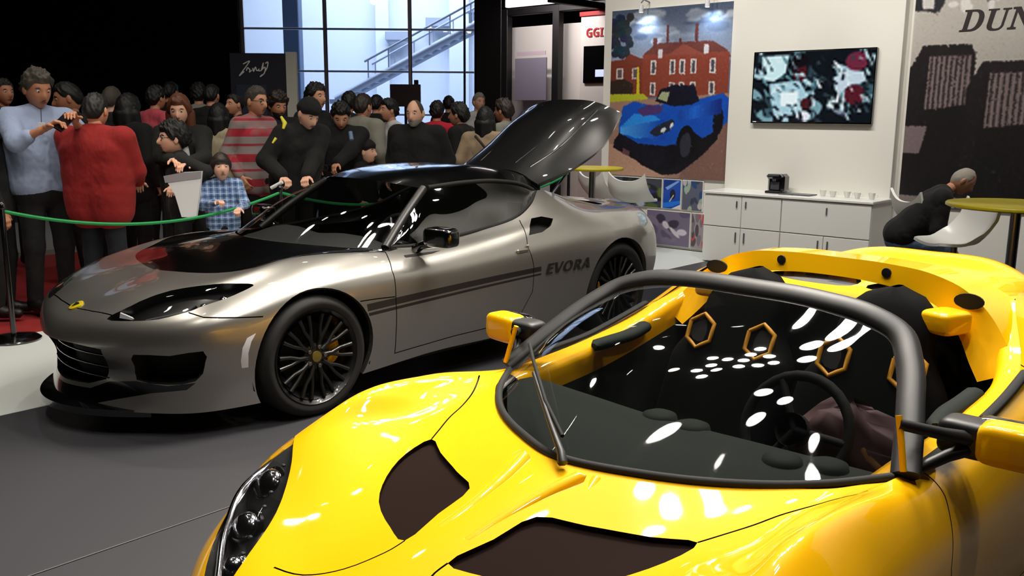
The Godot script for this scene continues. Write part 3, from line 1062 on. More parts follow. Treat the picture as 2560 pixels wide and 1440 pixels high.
	var wiper := put("wiper_arm", tube([Vector3(.97, .715, -.04), Vector3(.955, .735, -.02), Vector3(.88, .775, .09), Vector3(.72, .83, .30)], [.014, .011, .008, .006], 6), M.frame_black, car)
	put("wiper_blade", tube([Vector3(.905, .755, .02), Vector3(.82, .80, .16), Vector3(.66, .85, .36), Vector3(.58, .865, .45)], .006, 5), M.black_matt, wiper)
	# cockpit
	var edge := []
	for k in range(6, 11):
		edge.append(Vector3(st[k][18], st[k][19], st[k][20]))
	var inner := []
	var low := []
	var base2 := []
	for p in edge:
		inner.append(Vector3(p.x, p.y - .012, p.z - .06))
		low.append(Vector3(p.x, p.y - .10, p.z - .07))
		base2.append(Vector3(p.x, .25, p.z - .12))
	pair("door_lining", surface([edge, inner, low], 8, 3, false, false, Vector3(0, .5, .9)), M.yellow, car)
	pair("cockpit_side", surface([low, base2], 8, 2, false, false, Vector3(0, .5, .9)), M.black_matt, car)
	pair("door_seal", tube(Array(curve_through([Vector3(.40,.725,.690), Vector3(.2,.739,.697), Vector3(0,.752,.703), Vector3(-.2,.785,.709), Vector3(-.38,.824,.708)], 6)), .016, 8, true, Vector3.UP, .5), M.black_matt, car)
	pair("door_pull", tube(Array(curve_through([Vector3(.06,.735,.615), Vector3(-.02,.742,.605), Vector3(-.16,.748,.605), Vector3(-.27,.765,.615)], 5)), [.015] + filled(.032, 14) + [.015], 8, true, Vector3.UP, .7), M.dash_grey, car)
	put("cockpit_floor", box(Vector3(.05, .22, 0), Vector3(1.7, .04, 1.2), 0), M.black_matt, car)
	put("bulkhead", box(Vector3(-.60, .56, 0), Vector3(.05, .66, 1.1), 0), M.black_matt, car)
	put("dashboard", both(surface([[Vector3(.90,.692,0), Vector3(.80,.69,.30), Vector3(.55,.69,.58)], [Vector3(.62,.70,0), Vector3(.58,.70,.30), Vector3(.46,.695,.60)], [Vector3(.44,.685,0), Vector3(.43,.69,.30), Vector3(.38,.68,.61)], [Vector3(.40,.60,0), Vector3(.40,.60,.30), Vector3(.37,.58,.61)], [Vector3(.44,.40,0), Vector3(.44,.40,.30), Vector3(.42,.40,.61)]], 8, 6, true, false, Vector3(.6, .3, 0))), M.dash_grey, car)
	for q in [[.46, -.03], [.47, .09], [.52, .40], [.47, .50]]:
		put("air_vent", moved(lathe([Vector2(.055, 0), Vector2(.05, .018), Vector2(.03, .026), Vector2(0, .027)], 20), Transform3D(Basis(), Vector3(q[0], .69, -q[1]))), M.dash_grey, car)
	var sw := put("steering_wheel", moved(torus(.16, .016, 28, 8), Transform3D(Basis(Vector3(0, 0, 1), 0.4 + PI / 2), Vector3(.22, .68, -.28))), M.black_matt, car)
	put("steering_hub", moved(lathe([Vector2(.05, -.02), Vector2(.05, .01), Vector2(.03, .025), Vector2(0, .03)], 16), Transform3D(Basis(Vector3(0, 0, 1), 0.4 + PI / 2), Vector3(.23, .68, -.28))), M.black_matt, sw)
	for k in 3:
		put("steering_spoke", moved(tube([Vector3.ZERO, Vector3(cos(TAU * k / 3 + .5), 0, sin(TAU * k / 3 + .5)) * .155], .012, 6), Transform3D(Basis(Vector3(0, 0, 1), 0.4 + PI / 2), Vector3(.225, .68, -.28))), M.black_matt, sw)
	for sd in [-1.0, 1.0]:
		var seat := put("seat", join(seat_back(Vector3(-.14, .27, .265 * sd), .50, .745, .34), box(Vector3(.10, .28, .265 * sd), Vector3(.52, .13, .46), .05)), M.seat_black, car)
		for dz in [-.125, .125]:
			var pts := []
			for k in 13:
				var a := TAU * k / 12 + PI / 6
				var q := Vector2(cos(a), sin(a)) * (.058 if k % 2 == 0 else .05)
				pts.append(Vector3(-.30 - q.y * .5, .775 + q.y * 1.05, .265 * sd + dz + q.x))
			put("harness_slot", tube(pts, .0085, 6, false), M.seat_yellow, seat)
			put("harness_hole", moved(lathe([Vector2(.045, 0), Vector2(0, .002)], 12), Transform3D(Basis(Vector3(0, 0, 1), -1.1), Vector3(-.305, .775, .265 * sd + dz))), M.black_matt, seat)
	# roll hoop behind the seats
	var up := [Vector3(-.55,1.078,0), Vector3(-.55,1.075,.2), Vector3(-.55,1.058,.35), Vector3(-.55,1.02,.455), Vector3(-.54,.955,.54), Vector3(-.50,.86,.62), Vector3(-.46,.80,.67)]
	var dn := [Vector3(-.53,1.012,0), Vector3(-.53,1.007,.15), Vector3(-.53,.985,.30), Vector3(-.52,.945,.40), Vector3(-.50,.87,.47), Vector3(-.46,.80,.52), Vector3(-.43,.75,.56)]
	var bk := [Vector3(-.72,1.072,0), Vector3(-.72,1.07,.2), Vector3(-.72,1.055,.35), Vector3(-.72,1.025,.46), Vector3(-.72,.985,.55), Vector3(-.68,.93,.63), Vector3(-.62,.86,.69)]
	var ub := []
	for p in dn:
		ub.append(p + Vector3(-.14, -.01, .0))
	var hoop := soup()
	join(hoop, surface([ub, dn], 8, 2, true, false, Vector3(-.5, 1.3, 0)))
	join(hoop, surface([dn, up], 8, 5, true, false, Vector3(-1.5, .9, 0)))
	join(hoop, surface([up, bk], 8, 4, true, false, Vector3(-.6, .5, 0)))
	join(hoop, surface([bk, ub], 8, 4, true, false, Vector3(-.3, .9, 0)))
	put("roll_hoop", both(hoop), M.yellow, car)
	for q in [[.478, .985, .035], [.20, 1.045, .012]]:
		pair("hoop_recess", moved(lathe([Vector2(q[2], -.004), Vector2(q[2], .004), Vector2(0, .005)], 18), Transform3D(Basis(Vector3(0, 0, 1), -PI / 2) * Basis(Vector3(0, 1, 0), 0.0) * Basis.from_scale(Vector3(.75 if q[2] > .02 else 1.4, 1, 1.35)), Vector3(-.536, q[1], q[0]))), M.black_matt, car)
	# deck behind the hoop: low behind the seats, with two dark panes, rising to the tail
	var dk := [
		[Vector3(-.63,.885,0), Vector3(-.63,.885,.30), Vector3(-.66,.945,.53)],
		[Vector3(-.72,.925,0), Vector3(-.72,.925,.32), Vector3(-.74,.975,.555)],
		[Vector3(-.95,.945,0), Vector3(-.95,.945,.31), Vector3(-.98,.965,.535)],
		[Vector3(-1.25,.975,0), Vector3(-1.25,.97,.29), Vector3(-1.22,.945,.505)],
		[Vector3(-1.52,1.0,0), Vector3(-1.50,.99,.27), Vector3(-1.43,.917,.475)],
		[Vector3(-1.70,.912,0), Vector3(-1.68,.907,.25), Vector3(-1.60,.90,.42)]]
	ol = smooth_outline(P2([-.775,.03, -.91,.05, -.95,.16, -.92,.29, -.82,.37, -.775,.35, -.765,.2]), 3)
	c = cut(surface(dk, 10, 8, true, false, Vector3(-1.1, .5, 0)), "top", ol, 1, 0.5)
	pair("cover_window", join(sunk(c[1], .012), rim(c[1], .012, "top", ol)), M.black_gloss, car)
	put("engine_cover", both(c[0]), M.yellow, car)
	# shoulder blocks beside the head rests
	pair("belt_guide", moved(shell_box(Vector3(.14, .08, .12)), Transform3D(Basis(Vector3.UP, .3), Vector3(-.45, .925, .44))), M.yellow, car)
	# mirrors
	for sd in [-1.0, 1.0]:
		var mr := put("door_mirror", moved(shell_box(Vector3(.10, .105, .16)), Transform3D(Basis(Vector3.UP, -0.1 * sd), Vector3(.27, .80, .865 * sd))), M.yellow, car)
		put("mirror_glass", moved(shell_box(Vector3(.05, .10, .17)), Transform3D(Basis(Vector3.UP, -0.1 * sd), Vector3(.225, .80, .845 * sd))), M.black_gloss, mr)
		put("mirror_arm", tube([Vector3(.44, .845, .655 * sd), Vector3(.36, .82, .73 * sd), Vector3(.27, .795, .80 * sd)], [.014, .016, .022], 8), M.frame_black, mr)
		put("mirror_arm", tube([Vector3(.40, .725, .69 * sd), Vector3(.34, .76, .74 * sd), Vector3(.27, .79, .80 * sd)], [.014, .016, .022], 8), M.frame_black, mr)
		put("mirror_body", moved(shell_box(Vector3(.10, .095, .14)), Transform3D(Basis(), Vector3(.265, .797, .765 * sd))), M.frame_black, mr)
		put("quarter_trim", tube([Vector3(.455, .735, .682 * sd), Vector3(.445, .80, .668 * sd), Vector3(.435, .865, .652 * sd)], .009, 6), M.yellow, mr)
	# wheels
	for sd in [-1.0, 1.0]:
		wheel_parts(car, Vector3(1.15, .305, .70 * sd), sd, .305, .205, .225, M.rim_black, M.caliper_yellow, 8, PI)
		wheel_parts(car, Vector3(-1.15, .32, .70 * sd), sd, .32, .25, .235, M.rim_black, M.caliper_yellow, 8, 0.0)
	put("underbody", join(box(Vector3(-.2, .15, 0), Vector3(2.2, .06, 1.1), .02), box(Vector3(1.3, .15, 0), Vector3(.9, .06, .9), .02)), M.black_matt, car)
	# a folded maroon jacket on the seat nearer the door
	var jk := thing("jacket", "dark maroon cloth crumpled on the roadster's seat behind the wheel", "jacket")
	jk.transform = car.transform
	var g2 := []
	var rng := RandomNumberGenerator.new()
	rng.seed = 5
	for j in 19:
		var col := []
		for i in 10:
			var a := TAU * j / 18
			var b := PI * i / 9 - PI / 2
			var w := 1.0 + .12 * sin(a * 3.0 + i) + .08 * sin(a * 5.0 - i * 2.0)
			col.append(Vector3(-.12 + cos(b) * cos(a) * .10 * w, .52 + sin(b) * .16 * w, -.30 + cos(b) * sin(a) * .20 * w))
		g2.append(col)
	put("cloth", grid_soup(g2, false, false, Vector3(-.12, .52, -.30)), M.maroon, jk)

func filled(v: float, n: int) -> Array:
	var a := []
	a.resize(n)
	a.fill(v)
	return a

func smooth_line(p: PackedVector2Array) -> PackedVector2Array:
	var out := PackedVector2Array()
	for i in p.size() - 1:
		for k in 4:
			out.append(p[i].cubic_interpolate(p[i + 1], p[maxi(i - 1, 0)], p[mini(i + 2, p.size() - 1)], k / 4.0))
	out.append(p[p.size() - 1])
	return out

# ------------------------------------------------------------------ the stand's own axes: x along its wall, z out of the wall
func stand(s := 0.0, y := 0.0, c := 0.0, turn := 0.0) -> Transform3D:
	var d := Vector3(.744, 0, .668)
	var n := Vector3(-.668, 0, .744)
	return Transform3D(Basis(d, Vector3.UP, n), d * s + n * c + Vector3.UP * y) * Transform3D(Basis(Vector3.UP, turn), Vector3.ZERO)

func stand_box(called: String, from: Vector3, to: Vector3, m: Material, parent: Node = null, bevel := 0.0) -> MeshInstance3D:
	var o := put(called, box((from + to) / 2.0, to - from, bevel), m, parent)
	if parent == null:
		o.transform = stand()
	return o

func world_box(called: String, from: Vector3, to: Vector3, m: Material, parent: Node = null, bevel := 0.0) -> MeshInstance3D:
	return put(called, box((from + to) / 2.0, to - from, bevel), m, parent)

# ------------------------------------------------------------------ lamps
func spot(at: Vector3, target: Vector3, energy: float, c: Color, angle: float, r: float, label: String, group: String, glow_e := 14.0) -> void:
	var o := thing("spot_lamp", label, "lamp", at, 0.0, group)
	var dir := (target - at).normalized()
	var side := dir.cross(Vector3.RIGHT if absf(dir.x) < .9 else Vector3.UP).normalized()
	var b := Basis(side, dir, side.cross(dir))
	o.basis = b
	# local y points along the beam
	put("housing", lathe([Vector2(0, -.32), Vector2(r * .55, -.31), Vector2(r * .7, -.22), Vector2(r * 1.05, -.06), Vector2(r * 1.12, .0), Vector2(r * 1.0, .0), Vector2(r * .98, -.012)], 20), M.black_matt, o)
	put("lamp_lens", lathe([Vector2(0, -.012), Vector2(r * .98, -.012)], 20), glow(c, glow_e), o)
	put("yoke", tube([Vector3(r * 1.2, -.1, 0), Vector3(r * 1.2, -.42, 0), Vector3(-r * 1.2, -.42, 0), Vector3(-r * 1.2, -.1, 0)], .012, 6), M.black_matt, o)
	var l := SpotLight3D.new()
	l.name = "light"
	l.light_energy = energy
	l.light_color = c
	l.light_size = r * .8
	l.spot_angle = angle
	l.spot_angle_attenuation = .6
	l.spot_range = 30.0
	l.spot_attenuation = 2.0
	l.shadow_enabled = true
	o.add_child(l)
	l.position = Vector3(0, .02, 0)
	l.basis = Basis(Vector3.RIGHT, PI / 2)

func area(parent: Node3D, at: Vector3, size: Vector2, energy: float, c: Color, basis: Basis) -> void:
	var l := AreaLight3D.new()
	l.name = "light"
	l.area_size = size
	l.light_energy = energy
	l.light_color = c
	l.area_range = 40.0
	l.area_attenuation = 2.0
	l.shadow_enabled = true
	parent.add_child(l)
	l.transform = Transform3D(basis, at)

func build_lights() -> void:
	var warm := Color(1.0, .965, .91)
	var white := Color(1.0, .98, .95)
	# over the roadster: a block of round lamps
	var g1 := "round spot lamps in the block over the roadster's bonnet"
	for q in [[.5, -5.05], [.83, -5.3], [.9, -4.73], [1.06, -5.1], [1.2, -4.72], [1.48, -4.82], [1.47, -5.77], [1.25, -5.45], [.22, -4.4], [.22, -4.85], [.62, -5.55], [1.5, -5.25]]:
		spot(Vector3(q[0], 5, q[1]), Vector3(.35 + (q[0] - .8) * .5, .6, -2.6 + (q[1] + 5.0) * .5), 3.2, warm, 38, .10, "round black spot lamp above the two show cars", "spot lamps over the cars", 30.0)
	for q in [[2.66, -5.85, .19], [2.24, -5.62, .19], [2.68, -5.25, .19], [2.08, -4.85, .19], [1.02, -3.1, .19], [1.46, -2.5, .19], [.90, -2.1, .19], [-.33, -2.76, .13], [2.41, -1.05, .13], [.42, -1.62, .15]]:
		spot(Vector3(q[0], 5, q[1]), Vector3(q[0] * .5, .5, q[1] * .5 - 1.8), 1.9, white, 40, q[2], "broad black flood lamp above the yellow roadster", "flood lamps over the roadster", 22.0)
	# over the coupe
	for q in [[-2.0, -6.8], [-3.1, -6.9], [.52, -4.7], [-.1, -5.2], [-1.5, -1.6], [-2.85, -3.6], [.0, -6.9], [2.2, -6.7], [-3.4, -4.9]]:
		spot(Vector3(q[0], 5, q[1]), Vector3(-1.2 + (q[0] + 1.0) * .25, .5, -5.4 + (q[1] + 5.0) * .2), 3.0, warm, 40, .11, "round black spot lamp above the two show cars", "spot lamps over the cars", 30.0)
	# over the wall with the screen
	for q in [-6.2, -5.0, -4.05, -2.9, -1.9]:
		var t := stand(q, 5.0, -6.65)
		spot(t.origin, stand(q, 1.3, -9.3).origin, 5.5, white, 34, .11, "round black spot lamp aimed at the white stand wall", "spot lamps for the stand wall", 30.0)
	# washing the upper part of the wall beyond the right edge of the picture, which the coupe's side window mirrors
	for q in [.4, 1.8, 3.2]:
		spot(stand(q, 5.0, -6.4).origin, stand(q, 4.9, -9.4).origin, 5.0, white, 50, .11, "round black spot lamp washing the upper stand wall", "spot lamps for the stand wall", 30.0)
	# hall lamps over the visitors, weaker
	for q in [[-5.0, -8.0, 2.6], [-3.2, -9.5, 2.4], [-1.2, -11.5, 2.4], [.4, -13.0, 2.2], [-6.0, -11.5, 1.6]]:
		spot(Vector3(q[0], 6.2, q[1] + 2.0), Vector3(q[0], 1.0, q[1]), q[2], warm, 42, .12, "round hall lamp high above the visitors", "hall lamps over the visitors", 20.0)
	# three lamps of the stand turned to the visitors
	for q in [[-1.9, -3.6, -3.9, -7.6], [-.9, -5.9, -2.6, -8.6], [.3, -7.6, -.9, -10.2]]:
		spot(Vector3(q[0], 5, q[1]), Vector3(q[2], 1.2, q[3]), 3.2, warm, 34, .11, "round black spot lamp above the two show cars", "spot lamps over the cars", 30.0)
	# truss the lamps hang from
	var tr := thing("lighting_truss", "black lattice truss carrying the spot lamps above the cars", "truss", Vector3(0, 5.45, 0))
	for z in [-2.3, -5.1, -6.85]:
		for dy in [0.0, .28]:
			put("chord", tube([Vector3(-4.2, dy, z), Vector3(4.2, dy, z)], .025, 8), M.black_matt, tr)
		for k in 24:
			put("brace", tube([Vector3(-4.2 + k * .35, 0 if k % 2 else .28, z), Vector3(-3.85 + k * .35, .28 if k % 2 else 0, z)], .012, 5), M.black_matt, tr)

# ------------------------------------------------------------------ painting on images, for prints and the screen
func fill_poly(im: Image, p: PackedVector2Array, c: Color) -> void:
	var w := im.get_width()
	var h := im.get_height()
	var lo := h
	var hi := 0
	for q in p:
		lo = mini(lo, int(floor(q.y * h)))
		hi = maxi(hi, int(ceil(q.y * h)))
	for y in range(maxi(lo, 0), mini(hi, h)):
		var fy := (y + .5) / h
		var xs := []
		for i in p.size():
			var a := p[i]
			var b := p[(i + 1) % p.size()]
			if (a.y <= fy) != (b.y <= fy):
				xs.append(a.x + (fy - a.y) / (b.y - a.y) * (b.x - a.x))
		xs.sort()
		for k in range(0, xs.size() - 1, 2):
			var x0 := clampi(int(round(xs[k] * w)), 0, w)
			var x1 := clampi(int(round(xs[k + 1] * w)), 0, w)
			if x1 > x0:
				im.fill_rect(Rect2i(x0, y, x1 - x0, 1), c)

func fill_oval(im: Image, x: float, y: float, rx: float, ry: float, c: Color, turn := 0.0) -> void:
	var p := PackedVector2Array()
	for k in 28:
		p.append(Vector2(x, y) + (Vector2.from_angle(TAU * k / 28) * Vector2(rx, ry)).rotated(turn))
	fill_poly(im, p, c)

func soften(im: Image, f: int) -> void:
	var w := im.get_width()
	var h := im.get_height()
	im.resize(w / f, h / f, Image.INTERPOLATE_LANCZOS)
	im.resize(w, h, Image.INTERPOLATE_CUBIC)

# small flecks of lighter and darker tone, as in a coarse print
func grain(im: Image, n: int, seed_: int, size: int, amount: float) -> void:
	var rng := RandomNumberGenerator.new()
	rng.seed = seed_
	for k in n:
		var x := rng.randi() % (im.get_width() - size)
		var y := rng.randi() % (im.get_height() - size)
		var c := im.get_pixel(x, y)
		var t := rng.randf_range(-amount, amount)
		im.fill_rect(Rect2i(x, y, 1 + rng.randi() % size, 1 + rng.randi() % size), c.lightened(t) if t > 0 else c.darkened(-t))

func print_mat(im: Image, rough := .35) -> StandardMaterial3D:
	var m := mat(Color.WHITE, rough)
	m.albedo_texture = ImageTexture.create_from_image(im)
	m.texture_repeat = false
	return m

func c8(r: int, g: int, b: int) -> Color:
	return Color8(r, g, b)

func house_print() -> StandardMaterial3D:
	var im := Image.create(640, 760, false, Image.FORMAT_RGB8)
	im.fill(c8(92, 104, 128))
	for y in 240:
		im.fill_rect(Rect2i(0, y, 640, 1), c8(70, 82, 106).lerp(c8(140, 148, 165), y / 240.0))
	var rng := RandomNumberGenerator.new()
	rng.seed = 3
	for k in 26:
		fill_oval(im, rng.randf(), rng.randf_range(.02, .2), rng.randf_range(.05, .15), rng.randf_range(.01, .03), c8(70, 82, 106).lerp(c8(165, 172, 185), rng.randf()))
	soften(im, 8)
	for k in 40:   # dark trees on the left
		fill_oval(im, rng.randf_range(-.02, .17), rng.randf_range(.04, .27), .035, .025, c8(28 + rng.randi() % 20, 36 + rng.randi() % 18, 52 + rng.randi() % 16))
	var brick := c8(126, 58, 44)
	var roof := c8(98, 52, 46)
	fill_poly(im, P2([0,.30, .12,.29, .17,.26, .26,.29, .30,.29, .30,.50, 0,.50]), brick.darkened(.12))
	fill_poly(im, P2([.29,.265, .36,.225, .42,.205, .84,.205, .96,.26, .99,.30, .30,.30]), roof)
	fill_poly(im, P2([.28,.27, .98,.27, .98,.52, .28,.52]), brick)
	fill_poly(im, P2([.48,.28, .62,.215, .78,.28]), brick.lightened(.05))
	for q in [[.365, .175, .035, .06], [.475, .105, .02, .11], [.58, .185, .02, .03], [.705, .105, .025, .11]]:
		im.fill_rect(Rect2i(int(q[0] * 640), int(q[1] * 760), int(q[2] * 640), int(q[3] * 760)), c8(88, 46, 44))
	for q in [[.41, .24], [.78, .225]]:
		im.fill_rect(Rect2i(int(q[0] * 640), int(q[1] * 760), 24, 40), c8(188, 184, 186))
	for row in [[.305, .085], [.435, .075]]:
		for x in [.35, .51, .59, .68, .83]:
			im.fill_rect(Rect2i(int(x * 640), int(row[0] * 760), 30, int(row[1] * 760)), c8(205, 200, 196))
			im.fill_rect(Rect2i(int(x * 640) + 7, int(row[0] * 760) + 6, 16, int(row[1] * 760) - 12), c8(74, 66, 76))
	for x in [.05, .19]:
		im.fill_rect(Rect2i(int(x * 640), int(.345 * 760), 40, 50), c8(196, 186, 180))
		im.fill_rect(Rect2i(int(x * 640) + 8, int(.345 * 760) + 6, 24, 38), c8(90, 74, 76))
	fill_poly(im, P2([0,.42, .12,.41, .2,.44, .2,.52, 0,.52]), c8(46, 36, 30))
	fill_poly(im, P2([0,.50, .3,.50, .34,.53, .34,.56, 0,.56]), c8(168, 172, 42))
	fill_poly(im, P2([.235,.34, .25,.34, .262,.5, .235,.5]), c8(196, 178, 40))
	fill_poly(im, P2([0,.55, 1,.50, 1,1, 0,1]), c8(150, 116, 100))
	fill_poly(im, P2([0,.80, .5,.97, .5,1, 0,1]), c8(176, 138, 116))
	fill_poly(im, P2([.75,.75, 1,.62, 1,1, .62,1]), c8(120, 88, 80))
	for k in 600:
		var v := rng.randf_range(.6, 1.0)
		var x := rng.randf()
		im.fill_rect(Rect2i(int(x * 638), int(v * 758), 2, 1), c8(150, 116, 100).darkened(rng.randf_range(-.1, .2)))
	# dark shadow under the car in the picture, then the car
	fill_poly(im, P2([.06,.80, .30,.93, .48,.985, .62,.97, .80,.86, .92,.76, .9,.6, .1,.72]), c8(16, 15, 22))
	fill_poly(im, P2([.12,.575, .22,.545, .36,.57, .70,.545, .94,.50, .99,.53, .99,.66, .93,.70, .80,.76, .72,.72, .62,.795, .48,.81, .26,.80, .09,.735, .085,.70]), c8(20, 74, 176))
	fill_poly(im, P2([.10,.70, .22,.62, .40,.63, .52,.69, .44,.75, .24,.77, .10,.735]), c8(40, 132, 222))
	fill_poly(im, P2([.12,.72, .22,.72, .24,.75, .15,.745]), c8(140, 196, 240))
	fill_poly(im, P2([.24,.60, .34,.565, .47,.575, .45,.615, .30,.635]), c8(72, 50, 104))
	fill_poly(im, P2([.40,.545, .44,.475, .56,.45, .72,.455, .76,.545, .70,.565, .56,.575]), c8(18, 18, 34))
	fill_poly(im, P2([.42,.53, .45,.49, .52,.49, .50,.55]), c8(150, 158, 120))
	fill_poly(im, P2([.36,.735, .42,.69, .55,.65, .57,.67, .53,.72, .42,.755]), c8(40, 44, 58))
	fill_oval(im, .475, .715, .03, .014, c8(200, 208, 214), -.5)
	fill_oval(im, .545, .685, .022, .012, c8(214, 220, 224), -.8)
	fill_poly(im, P2([.05,.775, .10,.745, .26,.805, .48,.82, .52,.90, .42,.94, .24,.90, .04,.83]), c8(18, 16, 24))
	fill_poly(im, P2([.12,.82, .20,.845, .20,.885, .11,.86]), c8(92, 60, 72))
	fill_oval(im, .665, .80, .075, .115, c8(14, 14, 20), .15)
	fill_oval(im, .665, .80, .045, .075, c8(44, 46, 58), .15)
	fill_oval(im, .915, .66, .04, .08, c8(14, 14, 20), .1)
	# lighter and darker bands of the pictured bodywork
	for k in 30:
		var t := k / 29.0
		fill_poly(im, P2([.10 + t * .36,.705 - t * .05, .13 + t * .36,.70 - t * .05, .14 + t * .36,.745 + t * .03, .10 + t * .36,.745 + t * .03]), c8(70, 156, 232).lerp(c8(18, 66, 170), t))
	for k in 12:
		fill_poly(im, P2([.60 + k * .028,.60 - k * .006, .63 + k * .028,.595 - k * .006, .63 + k * .028,.66 - k * .004, .60 + k * .028,.665 - k * .004]), c8(30, 96, 204).lerp(c8(16, 34, 110), absf(k - 4) / 8.0))
	fill_poly(im, P2([.36,.735, .42,.69, .55,.65, .57,.67, .53,.72, .42,.755]), c8(34, 38, 54))
	fill_oval(im, .475, .715, .026, .012, c8(200, 208, 214), -.5)
	fill_oval(im, .545, .685, .02, .010, c8(214, 220, 224), -.8)
	fill_poly(im, P2([.05,.775, .10,.745, .26,.805, .48,.82, .52,.90, .42,.94, .24,.90, .04,.83]), c8(22, 20, 30))
	fill_poly(im, P2([.13,.83, .19,.85, .19,.88, .12,.86]), c8(96, 62, 76))
	grain(im, 30000, 31, 5, .07)
	soften(im, 5)
	return print_mat(im)

func photo_print(seed_: int, base: Color, blobs: Array) -> StandardMaterial3D:
	var im := Image.create(128, 128, false, Image.FORMAT_RGB8)
	im.fill(base)
	var rng := RandomNumberGenerator.new()
	rng.seed = seed_
	for k in 16:
		fill_oval(im, rng.randf(), rng.randf(), rng.randf_range(.05, .16), rng.randf_range(.05, .2), blobs[rng.randi() % blobs.size()], rng.randf_range(-1, 1))
	soften(im, 4)
	return print_mat(im)

func blue_car_print() -> StandardMaterial3D:
	var im := Image.create(128, 192, false, Image.FORMAT_RGB8)
	im.fill(c8(24, 72, 170))
	fill_poly(im, P2([0,.05, .6,0, 1,0, .2,.32, 0,.36]), c8(20, 52, 130))
	fill_poly(im, P2([.1,.28, .8,.02, .95,.04, .25,.36]), c8(120, 160, 214))
	fill_oval(im, .55, .5, .16, .18, c8(16, 24, 60), .4)
	fill_poly(im, P2([.35,.75, .6,.5, .64,.54, .4,.78]), c8(190, 184, 150))
	fill_poly(im, P2([0,.82, 1,.7, 1,.8, .6,.92, 0,1]), c8(40, 112, 214))
	fill_poly(im, P2([.5,1, 1,.84, 1,1]), c8(214, 208, 214))
	soften(im, 4)
	return print_mat(im)

func tyre_print() -> StandardMaterial3D:
	var im := Image.create(700, 820, false, Image.FORMAT_RGB8)
	for y in 820:
		im.fill_rect(Rect2i(0, y, 700, 1), c8(176, 171, 164).lerp(c8(126, 114, 112), clampf((y - 160) / 560.0, 0, 1)))
	var rng := RandomNumberGenerator.new()
	rng.seed = 8
	# strip of dark pictures along the top
	for k in 34:
		fill_oval(im, rng.randf(), rng.randf_range(.0, .09), rng.randf_range(.008, .035), rng.randf_range(.01, .04), [c8(40, 40, 44), c8(210, 206, 202), c8(96, 92, 92), c8(26, 26, 30)][rng.randi() % 4])
	fill_poly(im, P2([0,0, .15,0, .155,.055, .13,.10, 0,.09]), c8(34, 34, 38))
	fill_poly(im, P2([.03,.03, .10,.03, .10,.085, .04,.085]), c8(196, 192, 188))
	soften(im, 5)
	for q in [[.01, .25, .33, .70], [.33, .33, .36, .72], [.70, .42, .36, .70]]:
		var x: float = q[0]
		var y: float = q[1]
		var w: float = q[2]
		var h: float = q[3]
		fill_poly(im, P2([x + .05,y, x + w - .03,y, x + w,y + .05, x + w + .01,y + h, x - .02,y + h, x - .02,y + .12]), c8(26, 22, 24))
		fill_poly(im, P2([x + .09,y + .05, x + w - .02,y + .05, x + w - .015,y + .28, x + .085,y + .30]), c8(112, 98, 96))
		for k in 8:
			var gx := x + .10 + k * (w - .12) / 8.0
			fill_poly(im, P2([gx,y + .04, gx + .010,y + .04, gx + .008,y + .34, gx - .002,y + .34]), c8(40, 34, 36))
		fill_poly(im, P2([x + .06,y + .30, x + w - .01,y + .27, x + w,y + h, x,y + h]), c8(22, 19, 21))
	fill_poly(im, P2([0,.62, .12,.62, .09,.75, 0,.75]), c8(112, 98, 100))
	grain(im, 30000, 17, 6, .05)
	soften(im, 5)
	return print_mat(im)

